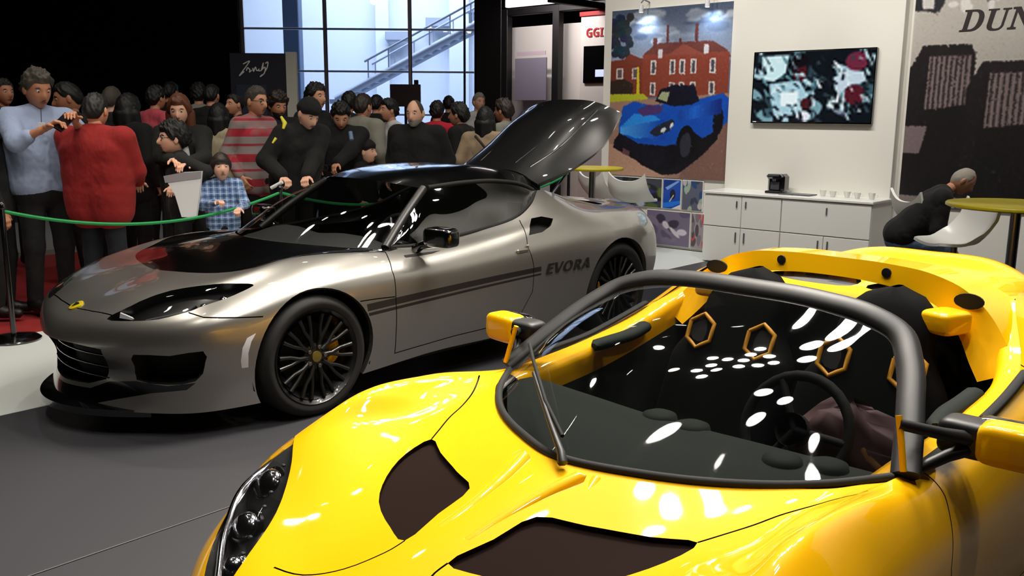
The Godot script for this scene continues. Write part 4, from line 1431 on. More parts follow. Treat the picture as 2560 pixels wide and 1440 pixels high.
func screen_mat() -> StandardMaterial3D:
	var im := Image.create(256, 144, false, Image.FORMAT_RGB8)
	im.fill(c8(16, 22, 28))
	var rng := RandomNumberGenerator.new()
	rng.seed = 12
	for k in 34:
		fill_oval(im, rng.randf(), rng.randf(), rng.randf_range(.02, .06), rng.randf_range(.03, .12), [c8(120, 160, 172), c8(60, 92, 104), c8(26, 36, 44), c8(170, 200, 210)][rng.randi() % 4], rng.randf_range(-.8, .8))
	fill_poly(im, P2([.05,.05, .30,.04, .28,.30, .18,.42, .10,.40]), c8(206, 236, 240))
	fill_poly(im, P2([.14,.45, .40,.40, .48,.62, .42,.90, .20,.92, .16,.70]), c8(168, 206, 220))
	fill_poly(im, P2([.24,.58, .40,.56, .40,.76, .25,.78]), c8(232, 246, 250))
	fill_oval(im, .40, .28, .06, .14, c8(74, 26, 34))
	fill_oval(im, .40, .12, .07, .10, c8(18, 16, 22))
	fill_oval(im, .86, .16, .09, .13, c8(110, 40, 62))
	fill_oval(im, .86, .62, .08, .14, c8(86, 28, 40))
	fill_poly(im, P2([.68,.38, .78,.28, .92,.30, .95,.46, .82,.48, .74,.62, .70,.55]), c8(196, 214, 226))
	fill_oval(im, .47, .74, .05, .08, c8(70, 28, 36))
	fill_poly(im, P2([.66,.72, .82,.88, .80,.94, .64,.80]), c8(120, 132, 150))
	fill_oval(im, .45, .92, .06, .08, c8(226, 230, 240))
	var tones := [c8(190, 220, 226), c8(24, 30, 38), c8(96, 140, 150), c8(226, 240, 244), c8(48, 66, 76), c8(20, 24, 30)]
	for k in 150:
		var x := rng.randf()
		var y := rng.randf()
		var l := rng.randf_range(.03, .10)
		var a := rng.randf_range(-2.4, -1.4) if k % 3 else rng.randf_range(.2, .9)
		var d := Vector2(cos(a) * l, sin(a) * l * 1.7)
		var w := Vector2(-d.y, d.x).normalized() * rng.randf_range(.006, .02)
		fill_poly(im, PackedVector2Array([Vector2(x, y) - w, Vector2(x, y) + w, Vector2(x, y) + d + w * .4, Vector2(x, y) + d - w * .4]), tones[rng.randi() % tones.size()])
	fill_poly(im, P2([.24,.58, .40,.56, .40,.74, .25,.76]), c8(232, 246, 250))
	soften(im, 4)
	var m := mat(Color(0, 0, 0), .2)
	m.emission_enabled = true
	m.emission = Color.BLACK
	m.emission_operator = BaseMaterial3D.EMISSION_OP_ADD
	m.emission_texture = ImageTexture.create_from_image(im)
	m.emission_energy_multiplier = .9
	m.texture_repeat = false
	return m

func hung_print(called: String, label: String, category: String, s0: float, s1: float, y0: float, y1: float, c: float, m: Material, group := "", border := 0.0) -> Node3D:
	var o := thing(called, label, category, Vector3.ZERO, 0.0, group)
	o.transform = stand((s0 + s1) / 2, (y0 + y1) / 2, c)
	var w := (s1 - s0) / 2
	var h := (y1 - y0) / 2
	put("panel", box(Vector3(0, 0, .012), Vector3(w * 2, h * 2, .02), .003), M.white_wall, o)
	var q := soup()
	quad_uv(q, Vector3(-w + border, h - border, .0245), Vector3(w - border, h - border, .0245), Vector3(w - border, -h + border, .0245), Vector3(-w + border, -h + border, .0245))
	for k in 6:
		q.n[k] = Vector3(0, 0, 1)
	put("print", q, m, o)
	return o

# ------------------------------------------------------------------ floor, walls, windows
func build_setting() -> void:
	var o: MeshInstance3D
	o = world_box("floor", Vector3(-17, -.14, -21.4), Vector3(13, -.035, 9), M.hall_floor)
	structure(o)
	# stand floor: dark panels with narrow joints, white panels, red carpet
	var grey := Node3D.new()
	grey.name = "floor_grey"
	add_child(grey)
	structure(grey)
	grey.transform = stand()
	put("floor_base", box(Vector3(-1.0, -.03, -2.2), Vector3(8.1, .02, 14.4), 0), M.joint, grey)
	for k in 5:
		var s0 := -5.05 + k * 1.89
		put("floor_panel", box(Vector3(s0 + .9425, -.011, -2.2), Vector3(1.881, .022, 14.4), .002), M.grey_floor, grey)
	var white := Node3D.new()
	white.name = "floor_white"
	add_child(white)
	structure(white)
	white.transform = stand()
	put("floor_panel", box(Vector3(-5.955, -.016, -2.2), Vector3(1.796, .032, 14.4), .002), M.white_floor, white)
	var red := Node3D.new()
	red.name = "floor_carpet"
	add_child(red)
	structure(red)
	red.transform = stand()
	put("carpet", box(Vector3(-8.78, -.03, -3.0), Vector3(3.84, .014, 22), 0), M.red_carpet, red)
	var plat := put("floor_platform", box(Vector3(-12.2, .0, -3.0), Vector3(2.9, .08, 9), .01), M.plat)
	structure(plat)
	plat.transform = stand()
	# hall shell
	structure(world_box("wall_left", Vector3(-17.2, -.14, -30), Vector3(-17, 8, 9), M.black_wall))
	structure(world_box("wall_right", Vector3(13, -.14, -30), Vector3(13.2, 8, 9), M.black_wall))
	structure(world_box("wall_front", Vector3(-17.2, -.14, 9), Vector3(13.2, 8, 9.2), M.black_wall))
	structure(world_box("ceiling", Vector3(-17.2, 8, -30), Vector3(13.2, 8.2, 9.2), M.black_wall))
	# back of the hall: black wall, window wall, black pier
	structure(world_box("wall_back_left", Vector3(-17, -.14, -21.6), Vector3(-6.24, 8, -21.3), M.black_wall))
	structure(world_box("wall_back_right", Vector3(-.9, -.14, -21.6), Vector3(13, 8, -21.3), M.black_wall))
	structure(world_box("wall_back_top", Vector3(-6.24, 5.6, -21.6), Vector3(-.9, 8, -21.3), M.black_wall))
	var win := Node3D.new()
	win.name = "window_1"
	add_child(win)
	structure(win)
	win.position = Vector3(0, 0, -21.45)
	var xs := [-6.22, -4.31, -2.38, -.9]
	var ys := [-.05, .6, 1.56, 2.53, 3.47, 4.4, 5.6]
	for x in [-6.2, -4.31, -2.38]:
		put("mullion", box(Vector3(x, 2.78, 0), Vector3(.075, 5.66, .14), .01), M.mullion, win)
		put("mullion_cap", box(Vector3(x + .045, 2.78, .075), Vector3(.02, 5.66, .01), 0), M.frame_dark, win)
	put("mullion", box(Vector3(-1.13, 2.78, 0), Vector3(.05, 5.66, .1), .01), M.frame_dark, win)
	for y in ys.slice(1, 6):
		put("transom", box(Vector3(-3.56, y, 0), Vector3(5.3, .045, .10), .01), M.transom, win)
	for i in 3:
		for j in 6:
			put("pane", box(Vector3((xs[i] + xs[i + 1]) / 2, (ys[j] + ys[j + 1]) / 2, 0), Vector3(xs[i + 1] - xs[i] - .1, ys[j + 1] - ys[j] - .06, .012), 0), M.pane, win)
	# the bright hall beyond the glass
	structure(world_box("wall_far", Vector3(-13, -.14, -29.8), Vector3(8, 8, -29.6), M.far_wall))
	structure(world_box("floor_far", Vector3(-17, -.2, -29.8), Vector3(13, -.05, -21.4), M.far_wall))
	structure(world_box("wall_far_left", Vector3(-12.2, -.14, -29.6), Vector3(-12, 8, -21.6), M.far_wall))
	structure(world_box("wall_far_right", Vector3(6, -.14, -29.6), Vector3(6.2, 8, -21.6), M.far_wall))
	structure(world_box("trim_1", Vector3(-4.3, -.05, -29.6), Vector3(-3.9, 8, -29.2), M.far_wall))
	structure(world_box("trim_2", Vector3(-2.0, -.05, -29.6), Vector3(-1.4, 8, -29.0), M.far_wall))
	var sky := thing("daylight_panel", "broad white ceiling light of the hall beyond the window", "lamp", Vector3(-3, 7.8, -25.8))
	put("light_panel", box(Vector3.ZERO, Vector3(9, .06, 5), .01), glow(Color(.86, .92, 1.0), 4.0), sky)
	area(sky, Vector3(0, -.06, 0), Vector2(9, 5), 95.0, Color(.84, .91, 1.0), Basis(Vector3.RIGHT, -PI / 2))
	var post := put("blue_column", box(Vector3(0, 3.9, 0), Vector3(.40, 8, .45), .02), M.blue_column)
	post.position = Vector3(-5.6, 0, -23.8)
	tag(post, "slate blue column standing behind the window left of the stairs", "column")
	# stairs beyond the glass
	var stair := thing("staircase", "pale grey open staircase rising to the right beyond the window", "staircase", Vector3(-3.9, 0, -25.0))
	for dz in [0.0, 1.3]:
		put("stringer", tube([Vector3(-.9, 1.95, -dz), Vector3(3.1, 4.05, -dz)], .10, 4), M.stair, stair)
		put("handrail", tube([Vector3(-.1, 2.95, -dz), Vector3(2.9, 4.55, -dz)], .035, 6), M.stair, stair)
		for k in 6:
			put("baluster", tube([Vector3(0 + k * .55, 2.45 + k * .29, -dz), Vector3(0 + k * .55, 3.0 + k * .29, -dz)], .02, 6), M.stair, stair)
	for k in 16:
		put("tread", box(Vector3(-.75 + k * .25, 2.06 + k * .131, -.65), Vector3(.27, .04, 1.3), .005), M.stair, stair)
	put("landing", box(Vector3(-1.6, 1.9, -.65), Vector3(1.5, .12, 1.5), .01), M.stair, stair)
	for k in 3:
		put("wall_ledge", box(Vector3(.3 + k * 1.25, 3.95 + k * .42, -4.2), Vector3(.75, .28, .5), .02), M.stair, stair)
	var bulb := thing("globe_lamp", "small bright round lamp behind the window", "lamp", Vector3(-3.72, 4.5, -25.0))
	put("lamp_globe", moved(ball(.09), Transform3D.IDENTITY), glow(Color(1, 1, 1), 4.0), bulb)
	put("cord", tube([Vector3(0, .08, 0), Vector3(0, 3.3, 0)], .01, 5), M.frame_dark, bulb)
	# black pier
	structure(world_box("wall_pier", Vector3(-.62, -.14, -16.2), Vector3(-.22, 8, -15.6), M.black_wall))
	# the stand's wall
	var wall := Node3D.new()
	wall.name = "wall_stand"
	add_child(wall)
	structure(wall)
	wall.transform = stand()
	put("wall_sheet", box(Vector3(-1.2, 3.3, -9.55), Vector3(11.5, 6.6, .26), .004), M.white_wall, wall)
	put("column_front", box(Vector3(-4.205, 3.3, -9.37), Vector3(1.85, 6.6, .12), .004), M.white_wall, wall)

func ball(r: float) -> Dictionary:
	var p := []
	for k in 13:
		var a := -PI / 2 + PI * k / 12
		p.append(Vector2(maxf(cos(a) * r, 0.0), sin(a) * r))
	return lathe(p, 20, 0, 360, .2)

# ------------------------------------------------------------------ furniture and prints of the stand
func build_booth() -> void:
	# large prints
	hung_print("poster", "large poster of a blue sports car before a red brick house", "poster", -6.82, -5.16, .85, 2.83, -9.42, house_print())
	var tp := hung_print("poster", "grey poster of racing tyres with slanted dark lettering", "poster", -3.22, -1.5, .72, 2.78, -9.42, tyre_print())
	var lt := put_mesh("lettering", letters_serif("DUNLOP", .20, .004), M.print_dark, tp)
	lt.transform = Transform3D(Basis(Vector3(1, 0, 0), Vector3(.22, 1, 0), Vector3(0, 0, 1)), Vector3(.16, .72, .027))
	# small prints below the big poster
	var crowd := [c8(92, 84, 108), c8(120, 112, 132), c8(150, 40, 66), c8(60, 54, 72), c8(196, 190, 200)]
	hung_print("photo_print", "blue car close-up print below the big poster", "print", -6.0, -5.745, .475, .835, -9.42, blue_car_print(), "prints below the poster", .008)
	hung_print("photo_print", "grey and green print next to the counter below the poster", "print", -5.735, -5.45, .475, .835, -9.42, photo_print(21, c8(90, 92, 110), [c8(150, 170, 150), c8(60, 66, 84), c8(40, 70, 120), c8(180, 176, 180)]), "prints below the poster", .008)
	hung_print("photo_print", "print with greenery and dark blue car behind the white stools", "print", -6.80, -6.01, .475, .835, -9.42, photo_print(22, c8(60, 62, 72), [c8(80, 100, 50), c8(40, 44, 110), c8(160, 164, 180), c8(30, 30, 36)]), "prints below the poster", .008)
	hung_print("photo_print", "mauve print of people in red caps near the floor", "print", -6.22, -5.60, .03, .455, -9.42, photo_print(23, c8(112, 104, 126), crowd), "prints below the poster", .008)
	hung_print("photo_print", "narrow print with red shapes beside the counter", "print", -5.59, -5.40, .03, .455, -9.42, photo_print(24, c8(150, 140, 146), [c8(190, 70, 80), c8(120, 110, 120), c8(80, 74, 82)]), "prints below the poster", .008)
	# picture lamps over the big poster
	for q in [[-6.30, "small white picture lamp over the poster's left half"], [-5.42, "small white picture lamp over the poster's right half"]]:
		var p := thing("picture_lamp", q[1], "lamp", Vector3.ZERO, 0.0, "picture lamps over the poster")
		p.transform = stand(q[0], 2.82, -9.42)
		put("bracket", tube([Vector3(0, .08, 0), Vector3(0, .10, .12), Vector3(0, .06, .17)], .008, 6), M.steel, p)
		put("lamp_head", lathe([Vector2(.0, .03), Vector2(.026, .03), Vector2(.028, -.05), Vector2(.024, -.05)], 14), M.white_plastic, p).position = Vector3(0, 0, .17)
		put("lamp_face", lathe([Vector2(0, -.048), Vector2(.024, -.048)], 14), glow(Color(.95, .98, 1), 20.0), p).position = Vector3(0, 0, .17)
		var l := SpotLight3D.new()
		l.name = "light"
		l.light_energy = .35
		l.light_color = Color(.88, .95, 1)
		l.light_size = .02
		l.spot_angle = 70
		l.spot_angle_attenuation = .9
		l.spot_range = 12.0
		l.spot_attenuation = 2.0
		l.shadow_enabled = true
		p.add_child(l)
		l.position = Vector3(0, -.06, .16)
		l.basis = Basis(Vector3.RIGHT, -PI / 2 + .35)
	# screen
	var tv := thing("television", "flat screen on the white wall showing a bluish crowd scene", "television")
	tv.transform = stand(-4.165, 1.885, -9.31)
	put("back", box(Vector3(0, 0, .02), Vector3(1.32, .75, .04), .006), M.black_gloss, tv)
	put("bezel", join(join(box(Vector3(0, .369, .042), Vector3(1.32, .012, .012), .002), box(Vector3(0, -.367, .042), Vector3(1.32, .018, .012), .002)), join(box(Vector3(-.654, 0, .042), Vector3(.012, .74, .012), .002), box(Vector3(.654, 0, .042), Vector3(.012, .74, .012), .002))), M.black_gloss, tv)
	var q2 := soup()
	quad_uv(q2, Vector3(-.648, .363, .043), Vector3(.648, .363, .043), Vector3(.648, -.358, .043), Vector3(-.648, -.358, .043))
	for k in 6:
		q2.n[k] = Vector3(0, 0, 1)
	put("screen", q2, screen_mat(), tv)
	area(tv, Vector3(0, 0, .06), Vector2(1.28, .7), .10, Color(.8, .93, 1.0), Basis(Vector3.UP, PI))
	# cupboards under the screen
	cupboard(-5.10, -4.20, "white cupboard with two upper doors and a handle, nearer the poster", [[0, .5], [.5, 1]])
	cupboard(-4.195, -3.27, "white cupboard with one wide upper door, at the tyre poster end", [[0, 1]])
	var top := put("worktop", box(Vector3(-4.185, .765, -9.115), Vector3(1.86, .03, .60), .006), M.white_lacquer)
	top.transform = stand()
	tag(top, "white worktop lying across the cupboards under the screen", "worktop")
	var cm := thing("coffee_machine", "small black coffee machine with grey front on the white worktop", "coffee machine")
	cm.transform = stand(-4.40, .782, -9.12)
	put("body", join(box(Vector3(0, .10, -.03), Vector3(.19, .20, .16), .03), box(Vector3(0, .175, .06), Vector3(.17, .05, .09), .02)), M.black_gloss, cm)
	put("front_panel", box(Vector3(0, .075, .052), Vector3(.10, .09, .012), .006), M.grey_plastic, cm)
	put("spout", lathe([Vector2(0, .125), Vector2(.018, .125), Vector2(.02, .15), Vector2(0, .15)], 12), M.steel, cm).position = Vector3(0, 0, .07)
	put("drip_tray", box(Vector3(0, .012, .07), Vector3(.16, .024, .10), .006), M.black_matt, cm)
	var tray := put("tray", box(Vector3(-4.13, .786, -9.05), Vector3(.34, .010, .20), .004), M.grey_plastic)
	tray.transform = stand()
	tag(tray, "thin grey tray beside the coffee machine", "tray")
	var words := ["nearest the grey tray", "second from the grey tray", "third from the grey tray", "fourth from the grey tray", "at the far right end of the worktop"]
	for k in 5:
		var cup := thing("cup", "small white cup on the worktop, " + words[k], "cup", Vector3.ZERO, 0.0, "white cups on the worktop")
		cup.transform = stand(-3.88 + k * .125, .782, -9.10 + (k % 2) * .05)
		put("cup_body", lathe([Vector2(0, .0), Vector2(.022, 0), Vector2(.035, .06), Vector2(.031, .06), Vector2(.018, .008), Vector2(0, .008)], 16), M.white_lacquer, cup)
		put("handle", moved(torus(.016, .004, 12, 5), Transform3D(Basis(Vector3.RIGHT, PI / 2), Vector3(.043, .034, 0))), M.white_lacquer, cup)
	# tables and stools
	high_table(stand(-6.04, 0, -8.03).origin, .34, 1.02, "yellow round bar table beside the big poster")
	high_table(stand(-1.60, 0, -7.0).origin, .45, 1.0, "yellow round bar table next to the seated man")
	stool(stand(-6.62, 0, -9.02).origin, 2.2, "white shell stool beside the poster's left end, farther from the counter", .60)
	stool(stand(-6.06, 0, -8.86).origin, 2.6, "white shell stool behind the silver car, nearer the counter", .60)
	stool(stand(-2.54, 0, -8.12).origin, 1.7, "white shell stool the man in dark sweater sits on", .64)
	stool(stand(-2.10, 0, -7.42).origin, -1.5, "empty white shell stool between the seated man and the yellow table", .64)
	# neighbouring stand beyond the poster wall
	var nb := thing("exhibition_stand", "white neighbouring stand with black frame and red lettering", "stand")
	nb.transform = stand()
	put("back_wall", box(Vector3(-10.6, 1.6, -13.3), Vector3(3.2, 3.2, .1), .004), M.white_wall, nb)
	for x in [-11.85, -10.62]:
		put("post", box(Vector3(x, 1.75, -13.0), Vector3(.15, 3.5, .15), .01), M.frame_dark, nb)
	put("beam", box(Vector3(-10.8, 3.44, -13.0), Vector3(2.6, .12, .14), .01), M.frame_dark, nb)
	put("beam", box(Vector3(-9.62, 3.4, -12.3), Vector3(.1, .12, 1.5), .01), M.frame_dark, nb)
	put("light_box", box(Vector3(-10.75, 3.75, -13.1), Vector3(2.4, .40, .1), .01), M.lit_sign, nb)
	put("white_column", box(Vector3(-9.72, 1.62, -12.95), Vector3(.62, 3.26, .10), .01), M.white_wall, nb)
	put("red_band", box(Vector3(-9.72, 3.29, -12.93), Vector3(.64, .075, .12), .005), M.sign_red, nb)
	var sg := put_mesh("sign_lettering", letters("GGI", .15, .01), M.sign_red, nb)
	sg.position = Vector3(-9.72, 2.97, -12.89)
	put("display_panel", box(Vector3(-11.18, 2.22, -12.92), Vector3(.76, .76, .03), .005), M.print_grey, nb)
	put("panel_lettering", box(Vector3(-11.18, 2.68, -12.92), Vector3(.7, .07, .01), 0), M.print_pale, nb)
	var ntv := thing("television", "small dark screen on the neighbouring stand's white column", "television")
	ntv.transform = stand(-9.68, 2.44, -12.88)
	put("back", box(Vector3(0, 0, .0), Vector3(.50, .62, .04), .006), M.black_gloss, ntv)
	put("screen", box(Vector3(.12, -.15, .023), Vector3(.2, .12, .006), 0), glow(Color(.75, .80, 1.0), .7), ntv)
	put("screen_edge", box(Vector3(0, 0, .021), Vector3(.46, .58, .004), 0), M.screen_dark, ntv)
	var ns := thing("ceiling_lamp", "strip lamp above the neighbouring white stand", "lamp")
	ns.transform = stand(-10.5, 3.75, -11.8)
	put("lamp_bar", box(Vector3.ZERO, Vector3(1.6, .05, .12), .01), glow(Color(1, .95, .95), 6.0), ns)
	area(ns, Vector3(0, -.05, -.05), Vector2(1.6, .12), 5.0, Color(1, .95, .95), Basis(Vector3.RIGHT, -PI / 2 + .6))
	# navy banner with white script, and its pale side
	var bn := thing("banner_stand", "dark navy banner with white handwritten script above the crowd", "banner", Vector3(-3.56, 0, -13.0))
	put("banner", box(Vector3(0, 1.2, 0), Vector3(.78, 2.38, .05), .005), M.navy, bn)
	put("edge_panel", box(Vector3(.46, 1.2, -.02), Vector3(.15, 2.42, .08), .005), M.pale_panel, bn)
	put("lower_panel", box(Vector3(-.10, 1.0, .03), Vector3(.42, 1.92, .012), .003), M.navy_light, bn)
	script(bn)
	var bs := thing("notice_board", "brown rectangular board held up above the visitors' heads", "sign", Vector3(-1.98, 0, -17.0))
	put("board", box(Vector3(0, 1.91, 0), Vector3(.56, .40, .04), .005), M.brown_board, bs)
	put("post", box(Vector3(0, .93, -.03), Vector3(.05, 1.86, .04), .005), M.frame_dark, bs)
	put("clip", box(Vector3(.2, 2.14, 0), Vector3(.08, .10, .03), .005), M.frame_dark, bs)
	# rope and posts
	var posts := [Vector3(-3.48, 0, -6.17), Vector3(-2.0, 0, -7.82), Vector3(-.55, 0, -9.43), Vector3(.66, 0, -10.78)]
	var pw := ["nearest the left edge of the photo", "behind the silver car's windscreen", "behind the silver car's roof", "beside the yellow bar table"]
	for k in 4:
		var p := thing("barrier_post", "black rope post with round base, " + pw[k], "post", posts[k], 0.0, "rope posts round the stand")
		put("base", lathe([Vector2(0, 0), Vector2(.17, 0), Vector2(.175, .012), Vector2(.15, .03), Vector2(.04, .045), Vector2(0, .045)], 32), M.black_gloss, p)
		put("pole", lathe([Vector2(.019, .04), Vector2(.019, .92), Vector2(.026, .925), Vector2(.026, .955), Vector2(.012, .97), Vector2(0, .972)], 16), M.black_gloss, p)
	for k in 3:
		var a: Vector3 = posts[k] + Vector3(0, .905, 0)
		var b: Vector3 = posts[k + 1] + Vector3(0, .905, 0)
		var pts := []
		for i in 25:
			var t := i / 24.0
			pts.append(a.lerp(b, t) - Vector3(0, .17 * 4.0 * t * (1.0 - t), 0))
		var r := put("barrier_rope", tube(pts, .0125, 8), M.rope_green)
		tag(r, ["sagging green rope in front of the man in red sweater", "green rope seen through the silver car's windows", "green rope behind the silver car's tail"][k], "rope", "green ropes")

func script(parent: Node3D) -> void:
	# handwritten strokes, read as a looping signature
	var strokes := [
		[[-.16,2.22], [-.07,2.26], [-.11,2.20], [-.19,2.10], [-.22,2.06], [-.15,2.12]],
		[[-.12,2.13], [-.10,2.17], [-.07,2.14], [-.08,2.11], [-.04,2.14]],
		[[-.03,2.17], [-.02,2.12], [.01,2.18], [.03,2.13], [.05,2.14]],
		[[.06,2.16], [.05,2.13], [.08,2.13], [.12,2.24], [.09,2.14]],
		[[.10,2.15], [.14,2.18], [.13,2.10], [.07,2.05], [.10,2.08]],
		[[.15,2.23], [.18,2.25], [.17,2.17], [.13,2.11]]]
	for s in strokes:
		var pts := []
		for q in s:
			pts.append(Vector3(q[0] - .04, q[1] + .02, .030))
		put("script_stroke", tube(Array(curve_through(pts, 5)), .009, 5), M.white_lacquer, parent)

func letters_serif(text: String, size: float, depth: float) -> TextMesh:
	var tm := letters(text, size, depth)
	var f := SystemFont.new()
	f.font_names = PackedStringArray(["Droid Serif"])
	f.font_weight = 700
	tm.font = f
	return tm

func cupboard(s0: float, s1: float, label: String, upper: Array) -> void:
	var o := thing("cupboard", label, "cupboard", Vector3.ZERO, 0.0, "white cupboards under the screen")
	o.transform = stand((s0 + s1) / 2, 0, -9.1)
	var w := s1 - s0
	put("carcass", box(Vector3(0, .375, -.01), Vector3(w, .75, .52), .003), M.white_lacquer, o)
	for u in upper:
		var uw: float = (u[1] - u[0]) * w - .006
		var ux: float = ((u[0] + u[1]) / 2.0 - .5) * w
		var d := put("upper_door", box(Vector3(ux, .575, .262), Vector3(uw, .335, .018), .003), M.white_lacquer, o)
		var hx: float = ux + (uw / 2 - .05) * (1 if u[0] == 0 and upper.size() > 1 else -1)
		put("handle", box(Vector3(hx if upper.size() > 1 else ux + .02, .655, .278), Vector3(.014, .07, .016), .004), M.handle_grey, d)
	for k in 2:
		var d2 := put("lower_door", box(Vector3((k - .5) * w / 2, .205, .262), Vector3(w / 2 - .006, .385, .018), .003), M.white_lacquer, o)
		put("handle", box(Vector3((k - .5) * .10, .30, .278), Vector3(.014, .11, .016), .004), M.handle_grey, d2)

func high_table(at: Vector3, r: float, h: float, label: String) -> void:
	var o := thing("bar_table", label, "table", at, 0.0, "yellow round tables")
	put("table_top", lathe([Vector2(0, h - .03), Vector2(r * .97, h - .03), Vector2(r, h - .022), Vector2(r, h - .008), Vector2(r * .985, h), Vector2(0, h)], 48), M.table_yellow, o)
	put("pole", lathe([Vector2(.035, .02), Vector2(.035, h - .03)], 20), M.steel, o)
	put("base", lathe([Vector2(0, 0), Vector2(.24, 0), Vector2(.24, .008), Vector2(.05, .022), Vector2(0, .022)], 36), M.steel, o)

func stool(at: Vector3, turn: float, label: String, h: float) -> void:
	var o := thing("shell_stool", label, "stool", at, turn, "white shell stools")
	# seat shell: x to the side, z forward, one bent sheet with rounded plan
	var g := []
	for j in 17:
		var u := j / 16.0 * 2.0 - 1.0
		var col := []
		for i in 15:
			var v := i / 14.0
			var p := Vector3(u * .25, h, .22 - v * .40)
			var back := smoothstep(.62, 1.0, v)
			p.y += .02 * u * u + back * .24
			p.z = .22 - minf(v, .80) * .46 - back * .05
			p.x *= (1.0 - .25 * pow(maxf(0, .25 - v) / .25, 2.0)) * (1.0 - .10 * back)
			p.y += .08 * pow(absf(u), 3.0) * smoothstep(.3, .7, v)
			col.append(p)
		g.append(col)
	var s := grid_soup(g, false, false, Vector3(0, h - 1.0, 0))
	put("seat_shell", join(join(clone(s), walls(s, .022)), sunk(s, .022)), M.white_lacquer, o)
	put("pole", lathe([Vector2(.028, .02), Vector2(.028, h - .02)], 16), M.steel, o)
	put("base", lathe([Vector2(0, 0), Vector2(.20, 0), Vector2(.20, .008), Vector2(.04, .022), Vector2(0, .022)], 32), M.steel, o)
	put("foot_rest", moved(torus(.14, .009, 24, 6), Transform3D(Basis(), Vector3(0, h * .4, 0))), M.steel, o)

# ------------------------------------------------------------------ bodies: tapered capsules joined with a smooth minimum, meshed as surface nets
func blob(bones: Array, cell: float, blend: float) -> Dictionary:
	var lo := Vector3.INF
	var hi := -Vector3.INF
	for b in bones:
		var r: float = maxf(b[2], b[3]) + 2.5 * cell
		lo = lo.min(b[0] - Vector3.ONE * r).min(b[1] - Vector3.ONE * r)
		hi = hi.max(b[0] + Vector3.ONE * r).max(b[1] + Vector3.ONE * r)
	var nx := int((hi.x - lo.x) / cell) + 2
	var ny := int((hi.y - lo.y) / cell) + 2
	var nz := int((hi.z - lo.z) / cell) + 2
	var f := PackedFloat32Array()
	f.resize(nx * ny * nz)
	f.fill(1.0)
	for b in bones:
		var a: Vector3 = b[0]
		var ba: Vector3 = b[1] - a
		var ra: float = b[2]
		var dr: float = b[3] - ra
		var bb := maxf(ba.length_squared(), 1e-9)
		var reach: float = maxf(b[2], b[3]) + blend + 1.6 * cell
		var l2: Vector3 = a.min(b[1]) - Vector3.ONE * reach - lo
		var h2: Vector3 = a.max(b[1]) + Vector3.ONE * reach - lo
		var x0 := maxi(int(l2.x / cell), 0)
		var x1 := mini(int(h2.x / cell) + 1, nx - 1)
		var y0 := maxi(int(l2.y / cell), 0)
		var y1 := mini(int(h2.y / cell) + 1, ny - 1)
		var z0 := maxi(int(l2.z / cell), 0)
		var z1 := mini(int(h2.z / cell) + 1, nz - 1)
		for z in range(z0, z1 + 1):
			for y in range(y0, y1 + 1):
				var at := (z * ny + y) * nx
				var pa := Vector3(lo.x + x0 * cell, lo.y + y * cell, lo.z + z * cell) - a
				for x in range(x0, x1 + 1):
					var h := clampf(pa.dot(ba) / bb, 0.0, 1.0)
					var d := (pa - ba * h).length() - ra - dr * h
					var e := f[at + x]
					var k := blend - absf(d - e)
					f[at + x] = minf(d, e) - (k * k / (4.0 * blend) if k > 0.0 else 0.0)
					pa.x += cell
	var s := soup()
	var ids := {}
	var pos := PackedVector3Array()
	var nor := PackedVector3Array()
	var sx := 1
	var sy := nx
	var sz := nx * ny
	for z in nz - 1:
		for y in ny - 1:
			var at := (z * ny + y) * nx
			for x in nx - 1:
				var i := at + x
				var c0 := f[i]
				if c0 > 2.0 * cell or c0 < -2.0 * cell:
					continue
				var c := [c0, f[i + sx], f[i + sy], f[i + sx + sy], f[i + sz], f[i + sx + sz], f[i + sy + sz], f[i + sx + sy + sz]]
				var m := 0
				for k in 8:
					if c[k] < 0.0:
						m |= 1 << k
				if m == 0 or m == 255:
					continue
				var sum := Vector3.ZERO
				var n := 0
				for e in EDGES:
					var a0: float = c[e[0]]
					var a1: float = c[e[1]]
					if (a0 < 0.0) != (a1 < 0.0):
						var t := a0 / (a0 - a1)
						sum += CORNER[e[0]].lerp(CORNER[e[1]], t)
						n += 1
				ids[i] = pos.size()
				pos.append(lo + (Vector3(x, y, z) + sum / n) * cell)
				nor.append(Vector3(c[1] + c[3] + c[5] + c[7] - c[0] - c[2] - c[4] - c[6], c[2] + c[3] + c[6] + c[7] - c[0] - c[1] - c[4] - c[5], c[4] + c[5] + c[6] + c[7] - c[0] - c[1] - c[2] - c[3]).normalized())
	for i in ids:
		var inside := f[i] < 0.0
		for q in [[sx, sy, sz], [sy, sz, sx], [sz, sx, sy]]:
			if (f[i + q[0]] < 0.0) != inside:
				var a = ids.get(i)
				var b = ids.get(i - q[1])
				var c2 = ids.get(i - q[1] - q[2])
				var d2 = ids.get(i - q[2])
				if a == null or b == null or c2 == null or d2 == null:
					continue
				for k in [a, b, c2, a, c2, d2]:
					s.v.append(pos[k])
					s.n.append(nor[k])
	return s

const CORNER := [Vector3(0, 0, 0), Vector3(1, 0, 0), Vector3(0, 1, 0), Vector3(1, 1, 0), Vector3(0, 0, 1), Vector3(1, 0, 1), Vector3(0, 1, 1), Vector3(1, 1, 1)]
const EDGES := [[0, 1], [2, 3], [4, 5], [6, 7], [0, 2], [1, 3], [4, 6], [5, 7], [0, 4], [1, 5], [2, 6], [3, 7]]

